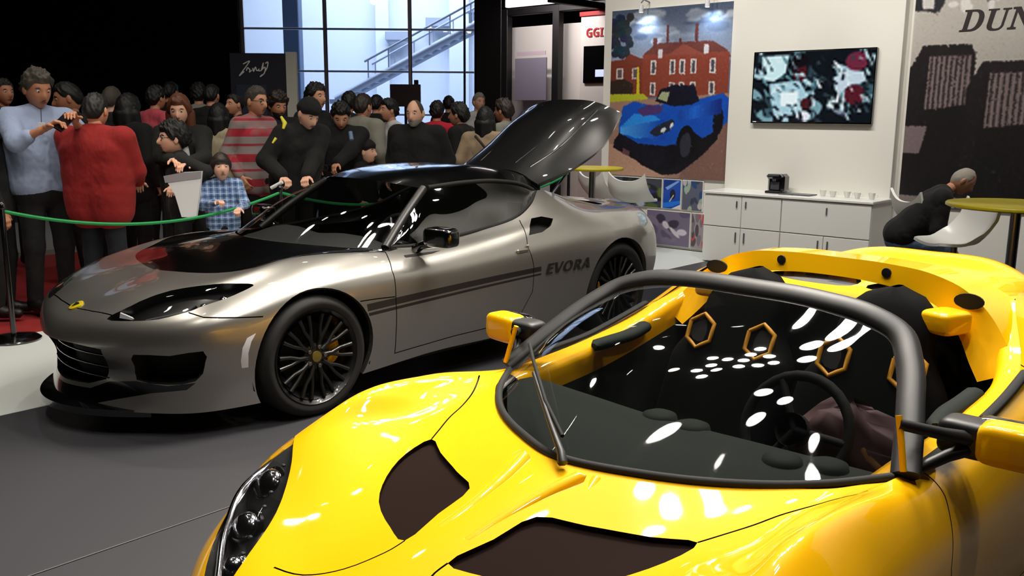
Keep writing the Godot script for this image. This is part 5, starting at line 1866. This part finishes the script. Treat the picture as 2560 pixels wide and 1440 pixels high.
# ------------------------------------------------------------------ heads; x to the person's left, y up, z to the front
func head_point(a: float, b: float, grow: float) -> Vector3:
	var d := Vector3(cos(b) * sin(a), sin(b), cos(b) * cos(a))
	var p := d * Vector3(.074, .118, .096)
	if p.z < 0.0:
		p.z *= 1.04
	var low := clampf(-p.y / .118, 0, 1)
	p.x *= 1.0 - .26 * pow(low, 1.6)
	if p.z > 0.0:
		var f := smoothstep(0.0, .05, p.z)
		var x := p.x
		var y := p.y
		p.z += f * .012 * low
		p.z += f * .026 * exp(-pow(x / .013, 2.0)) * smoothstep(.03, -.028, y) * smoothstep(-.046, -.034, y)
		p.z -= f * .011 * exp(-pow((absf(x) - .031) / .017, 2.0) - pow((y - .010) / .012, 2.0))
		p.z += f * .005 * exp(-pow((absf(x) - .028) / .03, 2.0) - pow((y - .032) / .008, 2.0))
		p.z += f * .006 * exp(-pow(x / .024, 2.0) - pow((y + .060) / .011, 2.0))
		p.z += f * .010 * exp(-pow(x / .028, 2.0) - pow((y + .098) / .016, 2.0))
	return p * (1.0 + grow) if grow != 0.0 else p

func head_soup() -> Dictionary:
	var g := []
	for j in 45:
		var col := []
		for i in 31:
			col.append(head_point(TAU * j / 44, -PI / 2 + PI * i / 30, 0.0))
		g.append(col)
	var s := grid_soup(g, false, false, Vector3.ZERO)
	for sd in [-1.0, 1.0]:
		join(s, moved(ball(1.0), Transform3D(Basis(Vector3(.010, 0, .004 * sd), Vector3(0, .032, 0), Vector3(-.006 * sd, 0, .019)), Vector3(.076 * sd, -.004, -.006))))
	return s

# cap of hair: rows above a hairline; line gives the lowest height by how far a direction looks back (0 front, 1 back)
func hair_cap(front: float, side: float, back: float, thick: float, rough: float, seed_: int) -> Dictionary:
	var nz := FastNoiseLite.new()
	nz.seed = seed_
	nz.frequency = 40.0
	nz.fractal_octaves = 2
	var g := []
	for j in 45:
		var a := TAU * j / 44
		var w := absf(wrapf(a, -PI, PI)) / PI
		var low := lerpf(front, side, smoothstep(.22, .45, w)) if w < .5 else lerpf(side, back, smoothstep(.5, .75, w))
		var col := []
		for i in 17:
			var t := i / 16.0
			# slide down from the crown to the hairline
			var b0 := asin(clampf(low / .118, -.98, .98))
			var b := lerpf(PI / 2, b0, t)
			var p := head_point(a, b, 0.0)
			var edge := smoothstep(1.0, .80, t)
			var up := p.normalized()
			p += up * (thick * (.25 + .75 * edge) + rough * nz.get_noise_3dv(p) * edge)
			col.append(p)
		g.append(col)
	return grid_soup(g, false, false, Vector3.ZERO)

# bones of a hand: from the wrist along dir, the palm turned to "palm", thumb to the side "thumb"
func hand_bones(wrist: Vector3, dir: Vector3, palm: Vector3, thumb: Vector3, curl: float) -> Array:
	var b := []
	var n := palm.normalized()
	for k in 4:
		var o := (1.5 - k) * .0195
		b.append([wrist + thumb * o * .6, wrist + dir * .088 + thumb * o, .0155, .012])
	b.append([wrist - dir * .02, wrist + dir * .03, .024, .022])
	for k in 4:
		var o := (1.5 - k) * .0205
		var l: float = [.070, .080, .075, .058][k]
		var p0 := wrist + dir * .086 + thumb * o
		var d1 := (dir * cos(curl * .8) + n * sin(curl * .8)).normalized()
		var d2 := (dir * cos(curl * 1.9) + n * sin(curl * 1.9)).normalized()
		var p1 := p0 + d1 * l * .55
		b.append([p0, p1, .0095, .0088])
		b.append([p1, p1 + d2 * l * .5, .0088, .0072])
	var t0 := wrist + dir * .025 + thumb * .026
	var td := (dir * .65 + thumb * .65 + n * .4).normalized()
	var t1 := t0 + td * .045
	b.append([t0, t1, .0125, .0105])
	b.append([t1, t1 + (td + dir * .5 + n * curl * .5).normalized() * .032, .010, .0085])
	return b

func elbow(sh: Vector3, hand: Vector3, l1: float, l2: float, hint: Vector3) -> Array:
	var d := hand - sh
	var l := d.length()
	if l > (l1 + l2) * .995:
		hand = sh + d.normalized() * (l1 + l2) * .995
		d = hand - sh
		l = d.length()
	var x := (l1 * l1 - l2 * l2 + l * l) / (2.0 * l)
	var h := sqrt(maxf(l1 * l1 - x * x, 0.0))
	var u := d / l
	var w := (hint - u * hint.dot(u)).normalized()
	return [sh + u * x + w * h, hand]

var cam_basis := Basis()
func ray(u: float, v: float, depth: float) -> Vector3:
	# the place seen at a point of the photo, at a given distance into the hall
	var d := cam_basis * Vector3((u - 1280.0) / 2270.0, -(v - 720.0) / 2270.0, -1.0)
	return Vector3(0, 1.575, 0) + d * (depth / -d.z)

func cloth(c: Color, rough := .9) -> StandardMaterial3D:
	var m := mat(c, rough)
	m.rim_enabled = true
	m.rim = .25
	m.rim_tint = .7
	m.heightmap_enabled = true
	m.heightmap_texture = M.wrinkle
	m.heightmap_scale = 1.1
	m.uv1_triplanar = true
	m.uv1_scale = Vector3(2.2, 1.5, 2.2)
	return m

func pattern(im: Image, scale: Vector3) -> StandardMaterial3D:
	var m := cloth(Color.WHITE)
	m.heightmap_enabled = false
	m.albedo_texture = ImageTexture.create_from_image(im)
	m.uv1_scale = scale
	return m

# p: place of the head in the photo, distance, way of facing and looks
func person(p: Dictionary) -> Node3D:
	var label: String = p.label
	var yaw := deg_to_rad(p.get("face", 0.0))
	var lean: float = p.get("lean", 0.0)
	var bulk: float = p.get("bulk", 1.0)
	var fine: bool = p.get("fine", false)
	var sit: bool = p.get("sit", false)
	var head_k: float = p.get("head", 1.0)
	var hip := Vector3(0, .93, 0)
	if sit:
		hip = Vector3(0, .72, 0)
	var up := Basis(Vector3.RIGHT, lean)
	var at_head := hip + up * Vector3(0, .70, .02)
	var where := ray(p.u, p.v, p.d)
	var k: float = where.y / at_head.y
	if p.has("k"):
		k = p.k
	var o := thing("person", label, "person", Vector3.ZERO, yaw, p.get("group", "visitors behind the rope"))
	var turn := Basis(Vector3.UP, yaw)
	o.position = Vector3(where.x, 0, where.z) - turn * Vector3(at_head.x, 0, at_head.z) * k
	o.position.y = where.y - at_head.y * k
	var inv := Transform3D(turn.scaled(Vector3.ONE * k), o.position).affine_inverse()
	var shw := .185 * lerpf(1.0, bulk, .8)
	# upper body joints
	var neck := hip + up * Vector3(0, .545, -.005)
	var chest := hip + up * Vector3(0, .36, 0)
	var arms := []
	for sd in [1.0, -1.0]:
		var sh := hip + up * Vector3(shw * sd, .49, -.005)
		var key := "lh" if sd > 0 else "rh"
		var hand := hip + up * Vector3((shw + .07) * sd, .02, .06)
		var hint := Vector3(.5 * sd, -.3, -1.0)
		if p.has(key):
			var q = p[key]
			hand = inv * ray(q[0], q[1], q[2]) if q is Array else hip + up * (q - Vector3(0, .93, 0))
			hint = Vector3(.75 * sd, -.8, -.5)
		var e := elbow(sh, hand, .285, .255, hint)
		arms.append([sh, e[0], e[1], sd])
	var legs := []
	for sd in [1.0, -1.0]:
		var h := hip + Vector3(.095 * sd, -.03, 0)
		var kn := Vector3(.11 * sd, .50, .02)
		var an := Vector3(.12 * sd, .09, -.02)
		if sit:
			kn = hip + Vector3(.14 * sd, -.06, .40)
			an = Vector3(.13 * sd, .30, .36)
		legs.append([h, kn, an, sd])
	var tb := []
	for sd in [-1.0, 1.0]:
		tb.append([hip + up * Vector3(.075 * sd * bulk, .02, .0), hip + up * Vector3(.085 * sd * bulk, .20, .005), .105 * bulk, .105 * bulk])
		tb.append([hip + up * Vector3(.085 * sd * bulk, .20, .005), hip + up * Vector3(.10 * sd * bulk, .38, .0), .105 * bulk, .10 * bulk])
		tb.append([hip + up * Vector3(.06 * sd, .50, -.01), hip + up * Vector3(shw * .93 * sd, .485, -.005), .075, .062])
	tb.append([hip + up * Vector3(0, .03, -.004), hip + up * Vector3(0, .40, -.004), .108 * bulk, .106 * bulk])
	# skin: one mesh of body, hands and head
	var skin := []
	for b in tb:
		skin.append([b[0], b[1], b[2] - .014, b[3] - .014])
	skin.append([hip + up * Vector3(0, .48, -.01), hip + up * Vector3(0, .62, .012), .056, .052])
	var hands := soup()
	for a in arms:
		skin.append([a[0], a[1], .044, .037])
		var fore: Vector3 = (a[2] - a[1]).normalized()
		skin.append([a[1], a[2], .037, .026])
		var hint2 := Vector3(-a[3], 0, 0) if not p.has("lh" if a[3] > 0 else "rh") else Vector3(0, -1, .2)
		var palm: Vector3 = (hint2 - fore * hint2.dot(fore)).normalized()
		var th: Vector3 = fore.cross(palm) * (1.0 if a[3] > 0 else -1.0)
		if th.dot(Vector3(0, .5, 1)) < 0.0:
			th = -th
		join(hands, blob(hand_bones(a[2], fore, palm, th, p.get("curl", .55)), .0055 if fine else .008, .008))
	for l in legs:
		skin.append([l[0], l[1], .075, .05])
		skin.append([l[1], l[2], .05, .036])
		skin.append([l[2], l[2] + Vector3(0, -.045, .13), .035, .03])
	var body := blob(skin, .024, .03)
	join(body, hands)
	var hb := Basis(Vector3.UP, deg_to_rad(p.get("look", 0.0))) * Basis(Vector3.RIGHT, p.get("nod", 0.0) + lean * .6)
	var ht := Transform3D(hb.scaled(Vector3.ONE * head_k), at_head + Vector3(0, .0, .02))
	join(body, moved(M.head_shape, ht))
	var scale := Transform3D(Basis().scaled(Vector3.ONE * k), Vector3.ZERO)
	put("body", moved(body, scale), p.skin, o)
	# hair, beard, face
	var hs: String = p.get("hair", "short")
	var hc: Material = p.get("hair_mat", M.hair_dark)
	var hz := soup()
	if hs == "short":
		hz = hair_cap(.066, .012, -.055, .016, .012, 3)
	elif hs == "thick":
		hz = hair_cap(.060, .0, -.070, .024, .024, 4)
	elif hs == "curly":
		hz = hair_cap(.052, -.01, -.070, .030, .034, 5)
	elif hs == "fringe":
		hz = hair_cap(.034, -.035, -.085, .018, .006, 6)
	elif hs == "receding":
		hz = hair_cap(.098, .0, -.06, .010, .006, 7)
	elif hs == "beanie":
		hz = hair_cap(.040, .018, -.020, .026, .004, 8)
	elif hs == "bald":
		hz = hair_cap(.116, -.002, -.06, .004, .003, 9)
	elif hs == "long":
		hz = hair_cap(.058, -.045, -.095, .022, .010, 10)
	var hair_part := put("beanie" if hs == "beanie" else "hair", moved(hz, scale * ht), hc, o)
	if hs == "long":
		var lock := []
		for q in [[.070, -.03, -.015, .088, -.30, .035], [-.070, -.03, -.015, -.088, -.30, .035], [.045, -.04, -.075, .06, -.31, -.07], [-.045, -.04, -.075, -.06, -.31, -.07], [0, -.04, -.09, 0, -.32, -.09], [.03, .03, -.055, .04, -.12, -.07], [-.03, .03, -.055, -.04, -.12, -.07]]:
			lock.append([ht * Vector3(q[0], q[1], q[2]), ht * Vector3(q[3], q[4], q[5]), .046 * head_k, .028 * head_k])
		put("hair_length", moved(blob(lock, .014, .03), scale), hc, hair_part)
	if p.get("back", false) == false:
		for sd in [-1.0, 1.0]:
			var eye := put("eye", moved(ball(.0115), scale * ht * Transform3D(Basis(), Vector3(.031 * sd, .010, .074))), M.eye_white, o)
			put("iris", moved(ball(.006), scale * ht * Transform3D(Basis(), Vector3(.031 * sd, .0085, .0815))), M.eye_dark, eye)
			put("eyebrow", moved(tube([Vector3(.016 * sd, .0285, .086), Vector3(.032 * sd, .033, .085), Vector3(.048 * sd, .027, .074)], [.003, .0042, .0025], 6), scale * ht), hc if hs != "beanie" else M.hair_dark, o)
		put("mouth", moved(tube([Vector3(-.022, -.0615, .089), Vector3(-.008, -.0585, .0985), Vector3(.008, -.0585, .0985), Vector3(.022, -.0615, .089)], [.002, .0042, .0042, .002], 6), scale * ht), M.lip, o)
	if p.has("beard"):
		var g := []
		for j in 25:
			var a := lerpf(-1.35, 1.35, j / 24.0)
			var col := []
			for i in 9:
				var b := lerpf(-.42, -1.25, i / 8.0)
				var q := head_point(a, b, 0.0)
				var e := sin(PI * i / 8.0) * .9 + .1
				col.append(q + q.normalized() * .012 * e * (1.0 if absf(a) < 1.1 else .5))
			g.append(col)
		put("beard", moved(grid_soup(g, false, false, Vector3.ZERO), scale * ht), p.beard, o)
	if p.get("glasses", false):
		var gl := soup()
		for sd in [-1.0, 1.0]:
			join(gl, moved(torus(.021, .0022, 20, 5), Transform3D(Basis(Vector3.RIGHT, PI / 2), Vector3(.031 * sd, .008, .094))))
			join(gl, tube([Vector3(.052 * sd, .012, .092), Vector3(.078 * sd, .012, .02), Vector3(.080 * sd, .004, -.015)], .002, 5))
		join(gl, tube([Vector3(-.011, .012, .096), Vector3(.011, .012, .096)], .002, 5))
		put("glasses", moved(gl, scale * ht), M.frame_dark, o)
	# clothes
	var thick: float = p.get("thick", .012)
	var top := []
	for b in tb:
		top.append([b[0], b[1], b[2] + thick, b[3] + thick])
	var hem: float = p.get("hem", -.07)
	for sd in [-1.0, 1.0]:
		top.append([hip + Vector3(.07 * sd * bulk, hem if not sit else .02, 0), hip + up * Vector3(.075 * sd * bulk, .05, 0), .118 * bulk + thick * .5, .11 * bulk + thick])
	for a in arms:
		var cut_at: float = p.get("sleeve", .93)
		top.append([a[0], a[1], .056 + thick + .012 * (bulk - 1.0) * 4.0, .046 + thick])
		if cut_at > 0.0:
			top.append([a[1], a[1].lerp(a[2], cut_at), .045 + thick, .034 + thick])
	top.append([hip + up * Vector3(0, .47, -.012), hip + up * Vector3(0, p.get("collar", .535), -.006), .075, .060 + thick * .6])
	put(p.get("top_name", "sweater"), moved(blob(top, .017 if fine else .022, .035), scale), p.top, o)
	var low := []
	low.append([hip + Vector3(-.07 * bulk, -.02, 0), hip + Vector3(.07 * bulk, -.02, 0), .125 * lerpf(1.0, bulk, .7), .125 * lerpf(1.0, bulk, .7)])
	for l in legs:
		low.append([l[0], l[1], .098, .072])
		low.append([l[1], l[2] + Vector3(0, .02, 0), .070, .058])
	put("trousers", moved(blob(low, .026, .03), scale), p.get("legs", M.trousers), o)
	for l in legs:
		put("shoe", moved(blob([[l[2] + Vector3(0, -.035, -.03), l[2] + Vector3(.01 * l[3], -.045, .16), .05, .042], [l[2] + Vector3(0, .0, -.02), l[2] + Vector3(0, -.03, .06), .048, .044]], .02, .02), scale), M.shoe, o)
	return o

func attach(o: Node3D, called: String, s: Dictionary, m: Material) -> void:
	put(called, moved(s, o.transform.affine_inverse()), m, o)

func build_people() -> void:
	var roll := -0.0079
	var pitch := 0.1883
	var bx := Vector3(1, 0, 0) * cos(roll) - Vector3(0, cos(pitch), -sin(pitch)) * sin(roll)
	var by := Vector3(1, 0, 0) * sin(roll) + Vector3(0, cos(pitch), -sin(pitch)) * cos(roll)
	cam_basis = Basis(bx, by, Vector3(0, sin(pitch), cos(pitch)))
	M.head_shape = head_soup()
	var nt := NoiseTexture2D.new()
	nt.width = 256
	nt.height = 256
	nt.seamless = true
	var fn := FastNoiseLite.new()
	fn.seed = 4
	fn.frequency = .014
	fn.fractal_octaves = 3
	nt.noise = fn
	M.wrinkle = nt
	var skin := mat(Color(.78, .56, .44), .55)
	var skin_pale := mat(Color(.86, .66, .56), .55)
	var skin_tan := mat(Color(.70, .48, .36), .55)
	M.hair_dark = mat(Color(.035, .025, .02), .6)
	var hair_black := mat(Color(.015, .013, .013), .6)
	var hair_grey := mat(Color(.24, .22, .19), .7)
	var hair_white := mat(Color(.55, .52, .48), .7)
	var hair_auburn := mat(Color(.34, .17, .08), .6)
	var hair_brown := mat(Color(.12, .07, .045), .6)
	M.eye_white = mat(Color(.75, .72, .70), .3)
	M.eye_dark = mat(Color(.03, .02, .015), .2)
	M.lip = mat(Color(.42, .20, .18), .5)
	M.shoe = mat(Color(.03, .03, .03), .5)
	M.trousers = cloth(Color(.02, .02, .024))
	var denim := cloth(Color(.035, .055, .10))
	var denim_light := cloth(Color(.36, .45, .56))
	var black := cloth(Color(.022, .022, .025))
	var black2 := cloth(Color(.03, .033, .035))
	var navy := cloth(Color(.03, .035, .055))
	var charcoal := cloth(Color(.06, .065, .07))
	var dark_green := cloth(Color(.035, .042, .03))
	var red := cloth(Color(.50, .045, .04))
	var pink := cloth(Color(.75, .30, .36))
	var hot_pink := cloth(Color(.75, .10, .20))
	var shirt_blue := cloth(Color(.56, .62, .74))
	var pale_grey := cloth(Color(.48, .48, .44))
	var beige := cloth(Color(.62, .54, .44))
	var cream := cloth(Color(.66, .62, .52))
	var white := cloth(Color(.75, .75, .75))
	var im := Image.create(8, 64, false, Image.FORMAT_RGB8)
	im.fill(c8(142, 134, 132))
	im.fill_rect(Rect2i(0, 0, 8, 20), c8(168, 34, 52))
	im.fill_rect(Rect2i(0, 38, 8, 6), c8(150, 40, 56))
	var striped := pattern(im, Vector3(3.0, 4.2, 3.0))
	im = Image.create(64, 64, false, Image.FORMAT_RGB8)
	im.fill(c8(96, 124, 168))
	for k in 4:
		im.fill_rect(Rect2i(k * 16, 0, 5, 64), c8(60, 84, 132))
		im.fill_rect(Rect2i(k * 16 + 9, 0, 2, 64), c8(176, 194, 216))
	for k in 4:
		for x in 64:
			for y in 5:
				im.set_pixel(x, k * 16 + y, im.get_pixel(x, k * 16 + y).darkened(.3))
		im.fill_rect(Rect2i(0, k * 16 + 10, 64, 2), c8(164, 184, 210))
	var plaid := pattern(im, Vector3(5, 5, 5))

	# --- in front, by the rope
	person({"u": 90, "v": 224, "d": 7.15, "face": 52, "nod": .28, "skin": skin_tan, "hair": "thick", "hair_mat": hair_grey, "top": shirt_blue, "top_name": "shirt", "sleeve": .35, "hem": .06, "bulk": 1.15, "thick": .02, "fine": true, "curl": .8, "head": 1.12,
		"rh": [118, 318, 6.78], "lh": [186, 300, 6.95], "label": "grey-haired man in light blue shirt looking down at a phone"})
	person({"u": 237, "v": 277, "d": 7.1, "face": 172, "back": true, "skin": skin, "hair": "short", "hair_mat": hair_black, "top": red, "bulk": 1.38, "thick": .022, "fine": true, "head": 1.08, "legs": denim,
		"lh": Vector3(.16, 1.06, .30), "rh": Vector3(-.16, 1.06, .30), "label": "man in bright red sweater seen from behind the rope"})
	person({"u": 450, "v": 276, "d": 8.0, "face": 8, "nod": .22, "skin": skin_pale, "hair": "long", "hair_mat": hair_auburn, "top": dark_green, "top_name": "jacket", "fine": true, "head": 1.1, "thick": .02,
		"rh": [432, 400, 7.62], "lh": [468, 408, 7.62], "label": "woman with long auburn hair bending over a boy in glasses"})
	person({"u": 437, "v": 347, "d": 7.72, "face": -58, "skin": skin_pale, "hair": "curly", "hair_mat": hair_black, "glasses": true, "top": charcoal, "head": 1.3, "fine": true, "thick": .01,
		"rh": [432, 468, 7.5], "lh": [470, 470, 7.5], "label": "boy with glasses and dark curly hair in front of the auburn-haired woman"})
	person({"u": 552, "v": 418, "d": 7.62, "face": 22, "look": 5.0, "skin": skin_pale, "hair": "fringe", "hair_mat": hair_brown, "top": plaid, "top_name": "shirt", "head": 1.34, "fine": true, "thick": .012, "curl": 1.0,
		"lh": [598, 522, 7.42], "rh": [540, 506, 7.38], "label": "small boy in blue checked shirt holding the green rope"})
	var bp := person({"u": 768, "v": 285, "d": 8.5, "face": 48, "lean": .34, "nod": .35, "skin": skin_pale, "hair": "beanie", "hair_mat": black, "top": black2, "top_name": "jacket", "bulk": 1.2, "thick": .03, "fine": true, "head": 1.15, "curl": 1.0,
		"rh": [705, 440, 8.2], "lh": [760, 460, 8.25], "label": "man in black beanie and padded jacket leaning over the silver car"})
	var ym := person({"u": 852, "v": 290, "d": 9.4, "face": 12, "lean": .2, "nod": .45, "skin": skin, "hair": "thick", "hair_mat": hair_black, "top": navy, "top_name": "jacket", "bulk": 1.15, "thick": .03, "fine": true, "head": 1.15, "curl": .9,
		"rh": [790, 420, 9.0], "lh": [830, 425, 9.0], "label": "young man in dark padded jacket looking down at his camera"})
	person({"u": 1040, "v": 284, "d": 9.3, "face": -18, "nod": .1, "skin": skin_pale, "hair": "bald", "hair_mat": hair_grey, "beard": hair_white, "top": black, "top_name": "jacket", "bulk": 1.3, "thick": .03, "head": 1.15, "collar": .56, "label": "bald man with white beard in black jacket"})
	person({"u": 637, "v": 254, "d": 8.9, "face": 62, "nod": .1, "skin": skin, "hair": "short", "hair_mat": hair_grey, "glasses": true, "top": striped, "bulk": 1.1, "head": 1.1, "label": "man in glasses wearing a red and grey striped sweater"})
	person({"u": 692, "v": 265, "d": 9.7, "face": 40, "nod": .25, "skin": skin_tan, "hair": "curly", "hair_mat": hair_brown, "beard": hair_brown, "top": black, "top_name": "jacket", "bulk": 1.2, "thick": .03, "head": 1.08, "label": "bearded man with curly brown hair behind the man in beanie"})
	person({"u": 786, "v": 243, "d": 10.4, "face": 60, "skin": skin, "hair": "thick", "hair_mat": hair_black, "top": charcoal, "head": 1.1, "label": "dark-haired visitor whose head rises behind the black beanie"})
	person({"u": 905, "v": 268, "d": 9.9, "face": 150, "back": true, "skin": skin, "hair": "short", "hair_mat": hair_brown, "top": pale_grey, "top_name": "coat", "bulk": 1.15, "thick": .03, "head": 1.1, "label": "brown-haired visitor in pale grey coat seen from behind"})
	person({"u": 915, "v": 380, "d": 9.5, "face": 70, "skin": skin_pale, "hair": "beanie", "hair_mat": black, "top": black, "head": 1.3, "label": "small child in black cap below the pale grey coat"})
	person({"u": 976, "v": 276, "d": 10.6, "face": -60, "skin": skin, "hair": "thick", "hair_mat": hair_black, "top": white, "top_name": "shirt", "label": "dark-haired visitor in white turned left beside the bald man"})
	person({"u": 872, "v": 258, "d": 11.5, "face": 170, "back": true, "skin": skin, "hair": "thick", "hair_mat": hair_black, "top": charcoal, "label": "tall dark-haired visitor behind the young man with the camera"})
	person({"u": 940, "v": 262, "d": 12.5, "face": 160, "back": true, "skin": skin, "hair": "short", "hair_mat": hair_black, "top": black2, "label": "dark-haired visitor far back against the window, beside the grey coat"})
	person({"u": 1092, "v": 280, "d": 11.2, "face": 175, "back": true, "skin": skin, "hair": "thick", "hair_mat": hair_black, "top": hot_pink, "label": "dark-haired visitor in pink top right of the bald man"})
	person({"u": 1150, "v": 288, "d": 10.4, "face": -110, "skin": skin, "hair": "thick", "hair_mat": hair_black, "top": black, "top_name": "coat", "bulk": 1.1, "thick": .025, "head": 1.1, "label": "visitor in black coat between pink top and beige top"})
	var bw := person({"u": 1212, "v": 300, "d": 10.0, "face": 165, "back": true, "skin": skin, "hair": "long", "hair_mat": hair_black, "top": beige, "bulk": 1.1, "head": 1.12, "label": "woman with long black hair in beige top seen from behind"})
	person({"u": 1262, "v": 278, "d": 10.9, "face": -120, "skin": skin_tan, "hair": "thick", "hair_mat": hair_brown, "top": pale_grey, "head": 1.1, "label": "brown-haired visitor in grey top beside the raised tailgate"})
	person({"u": 1196, "v": 256, "d": 13.5, "face": 30, "skin": skin_pale, "hair": "short", "hair_mat": hair_white, "top": white, "label": "white-haired visitor far back by the black pier"})
	person({"u": 1122, "v": 262, "d": 14.0, "face": 180, "back": true, "skin": skin, "hair": "short", "hair_mat": hair_black, "top": navy, "label": "distant visitor in navy above the pink top"})
	# --- behind the first row on the left
	person({"u": 175, "v": 247, "d": 8.3, "face": -62, "nod": .2, "skin": skin_tan, "hair": "short", "hair_mat": hair_black, "top": black, "head": 1.1, "label": "dark-haired man in profile between blue shirt and red sweater"})
	person({"u": 277, "v": 250, "d": 8.9, "face": 165, "back": true, "skin": skin_pale, "hair": "receding", "hair_mat": hair_grey, "top": charcoal, "label": "grey balding man just behind the red sweater's head"})
	person({"u": 318, "v": 274, "d": 8.5, "face": 160, "back": true, "skin": skin, "hair": "long", "hair_mat": hair_black, "top": black, "top_name": "coat", "bulk": 1.1, "thick": .025, "head": 1.12, "label": "woman with long dark hair in black right of the red sweater"})
	person({"u": 388, "v": 246, "d": 10.6, "face": 150, "back": true, "skin": skin, "hair": "thick", "hair_mat": hair_black, "top": pink, "label": "dark-haired visitor in pink shirt left of the auburn-haired woman"})
	person({"u": 545, "v": 292, "d": 9.6, "face": 175, "back": true, "skin": skin, "hair": "long", "hair_mat": hair_black, "top": cream, "head": 1.1, "label": "dark-haired woman in cream behind the boy in checked shirt"})
	person({"u": 528, "v": 240, "d": 11.4, "face": 170, "back": true, "skin": skin, "hair": "short", "hair_mat": hair_black, "top": black2, "label": "distant dark-haired visitor above the cream top"})
	person({"u": 590, "v": 262, "d": 11.0, "face": -40, "skin": skin, "hair": "short", "hair_mat": hair_black, "top": charcoal, "label": "visitor half hidden behind the striped sweater"})
	person({"u": 425, "v": 232, "d": 12.5, "face": 165, "back": true, "skin": skin, "hair": "short", "hair_mat": hair_black, "top": black, "label": "distant dark-haired visitor above the auburn-haired woman"})
	person({"u": 496, "v": 236, "d": 12.0, "face": -160, "back": true, "skin": skin, "hair": "thick", "hair_mat": hair_black, "top": pale_grey, "label": "distant visitor in grey right of the auburn hair"})
	person({"u": 6, "v": 232, "d": 9.2, "face": 60, "skin": skin_tan, "hair": "short", "hair_mat": hair_black, "top": black, "label": "dark visitor cut by the left edge behind the blue shirt"})
	person({"u": -25, "v": 300, "d": 6.95, "face": 100, "skin": skin_tan, "hair": "short", "hair_mat": hair_black, "top": navy, "rh": [8, 540, 6.7], "label": "visitor at the left edge with a hand near the rope post"})
	# --- seated man
	person({"u": 2402, "v": 452, "d": 7.55, "face": 70, "lean": .70, "nod": .25, "sit": true, "skin": skin_tan, "hair": "bald", "hair_mat": hair_white, "top": black, "legs": denim_light, "bulk": 1.12, "thick": .02, "fine": true, "k": .92, "rh": Vector3(-.06, 1.14, .36), "lh": Vector3(.10, 1.14, .36),
		"group": "people on the stand", "label": "balding man in dark sweater and pale jeans sitting bent forward"})
	# --- what they hold
	var ph := put("phone", box(Vector3.ZERO, Vector3(.085, .16, .012), .004), M.black_gloss)
	ph.transform = Transform3D(Basis.from_euler(Vector3(-.6, .5, -.7)), ray(158, 306, 6.80))
	tag(ph, "black phone held up by the man in light blue shirt", "phone")
	var bag := thing("paper_bag", "white paper bag held by the boy in glasses", "bag", ray(462, 485, 7.36))
	var bs := prism(P2([-.155,.145, .0,.175, .15,.185, .12,-.02, .085,-.19, -.03,-.185, -.075,.0]), -.02, .02)
	put("bag_body", bs, M.paper, bag)
	put("bag_fold", prism(P2([-.155,.145, 0,.175, .15,.185, .145,.13, -.145,.09]), .021, .024), M.paper_grey, bag)
	attach(bp, "jacket_stripe", tube([ray(703, 292, 8.32), ray(712, 308, 8.28), ray(708, 322, 8.27)], [.012, .022, .012], 8), M.accent)
	attach(bp, "jacket_stripe", tube([ray(690, 345, 8.22), ray(681, 358, 8.2)], [.014, .008], 8), M.accent)
	attach(ym, "shoulder_patch", tube([ray(802, 325, 9.16), ray(806, 342, 9.12)], .024, 8), M.patch_blue)
	attach(ym, "shoulder_patch", tube([ray(876, 330, 9.16), ray(879, 350, 9.12)], .022, 8), M.patch_blue)
	attach(bw, "bag_strap", tube(Array(curve_through([ray(1188, 340, 9.80), ray(1205, 360, 9.74), ray(1228, 390, 9.76)], 5)), .014, 6), M.strap)
	var rollp := put("paper_roll", tube([ray(678, 470, 8.1), ray(706, 455, 8.08)], .016, 12), M.paper)
	tag(rollp, "white paper roll in the leaning man's hand", "paper roll")
	var cam2 := thing("compact_camera", "small black camera held by the young man looking down", "camera", ray(815, 420, 8.92))
	put("camera_body", box(Vector3.ZERO, Vector3(.12, .075, .05), .01), M.black_gloss, cam2)
	put("camera_lens", moved(lathe([Vector2(0, 0), Vector2(.03, 0), Vector2(.03, .04), Vector2(.022, .04), Vector2(0, .03)], 20), Transform3D(Basis(Vector3.RIGHT, PI / 2), Vector3(0, 0, .02))), M.black_matt, cam2)
	var scarf := put("scarf", tube(Array(curve_through([ray(446, 322, 7.78), ray(452, 345, 7.76), ray(462, 375, 7.76), ray(466, 400, 7.78)], 4)), .035, 8), white)
	tag(scarf, "white scarf hanging from the auburn-haired woman's neck", "scarf")
	var badge := thing("name_badge", "white name badge hanging on the light blue shirt", "badge", ray(104, 312, 6.93))
	put("card", box(Vector3.ZERO, Vector3(.05, .035, .004), .001), M.paper, badge)
	put("cord", tube([Vector3(0, .02, 0), Vector3(-.01, .12, -.03)], .003, 5), M.frame_dark, badge)
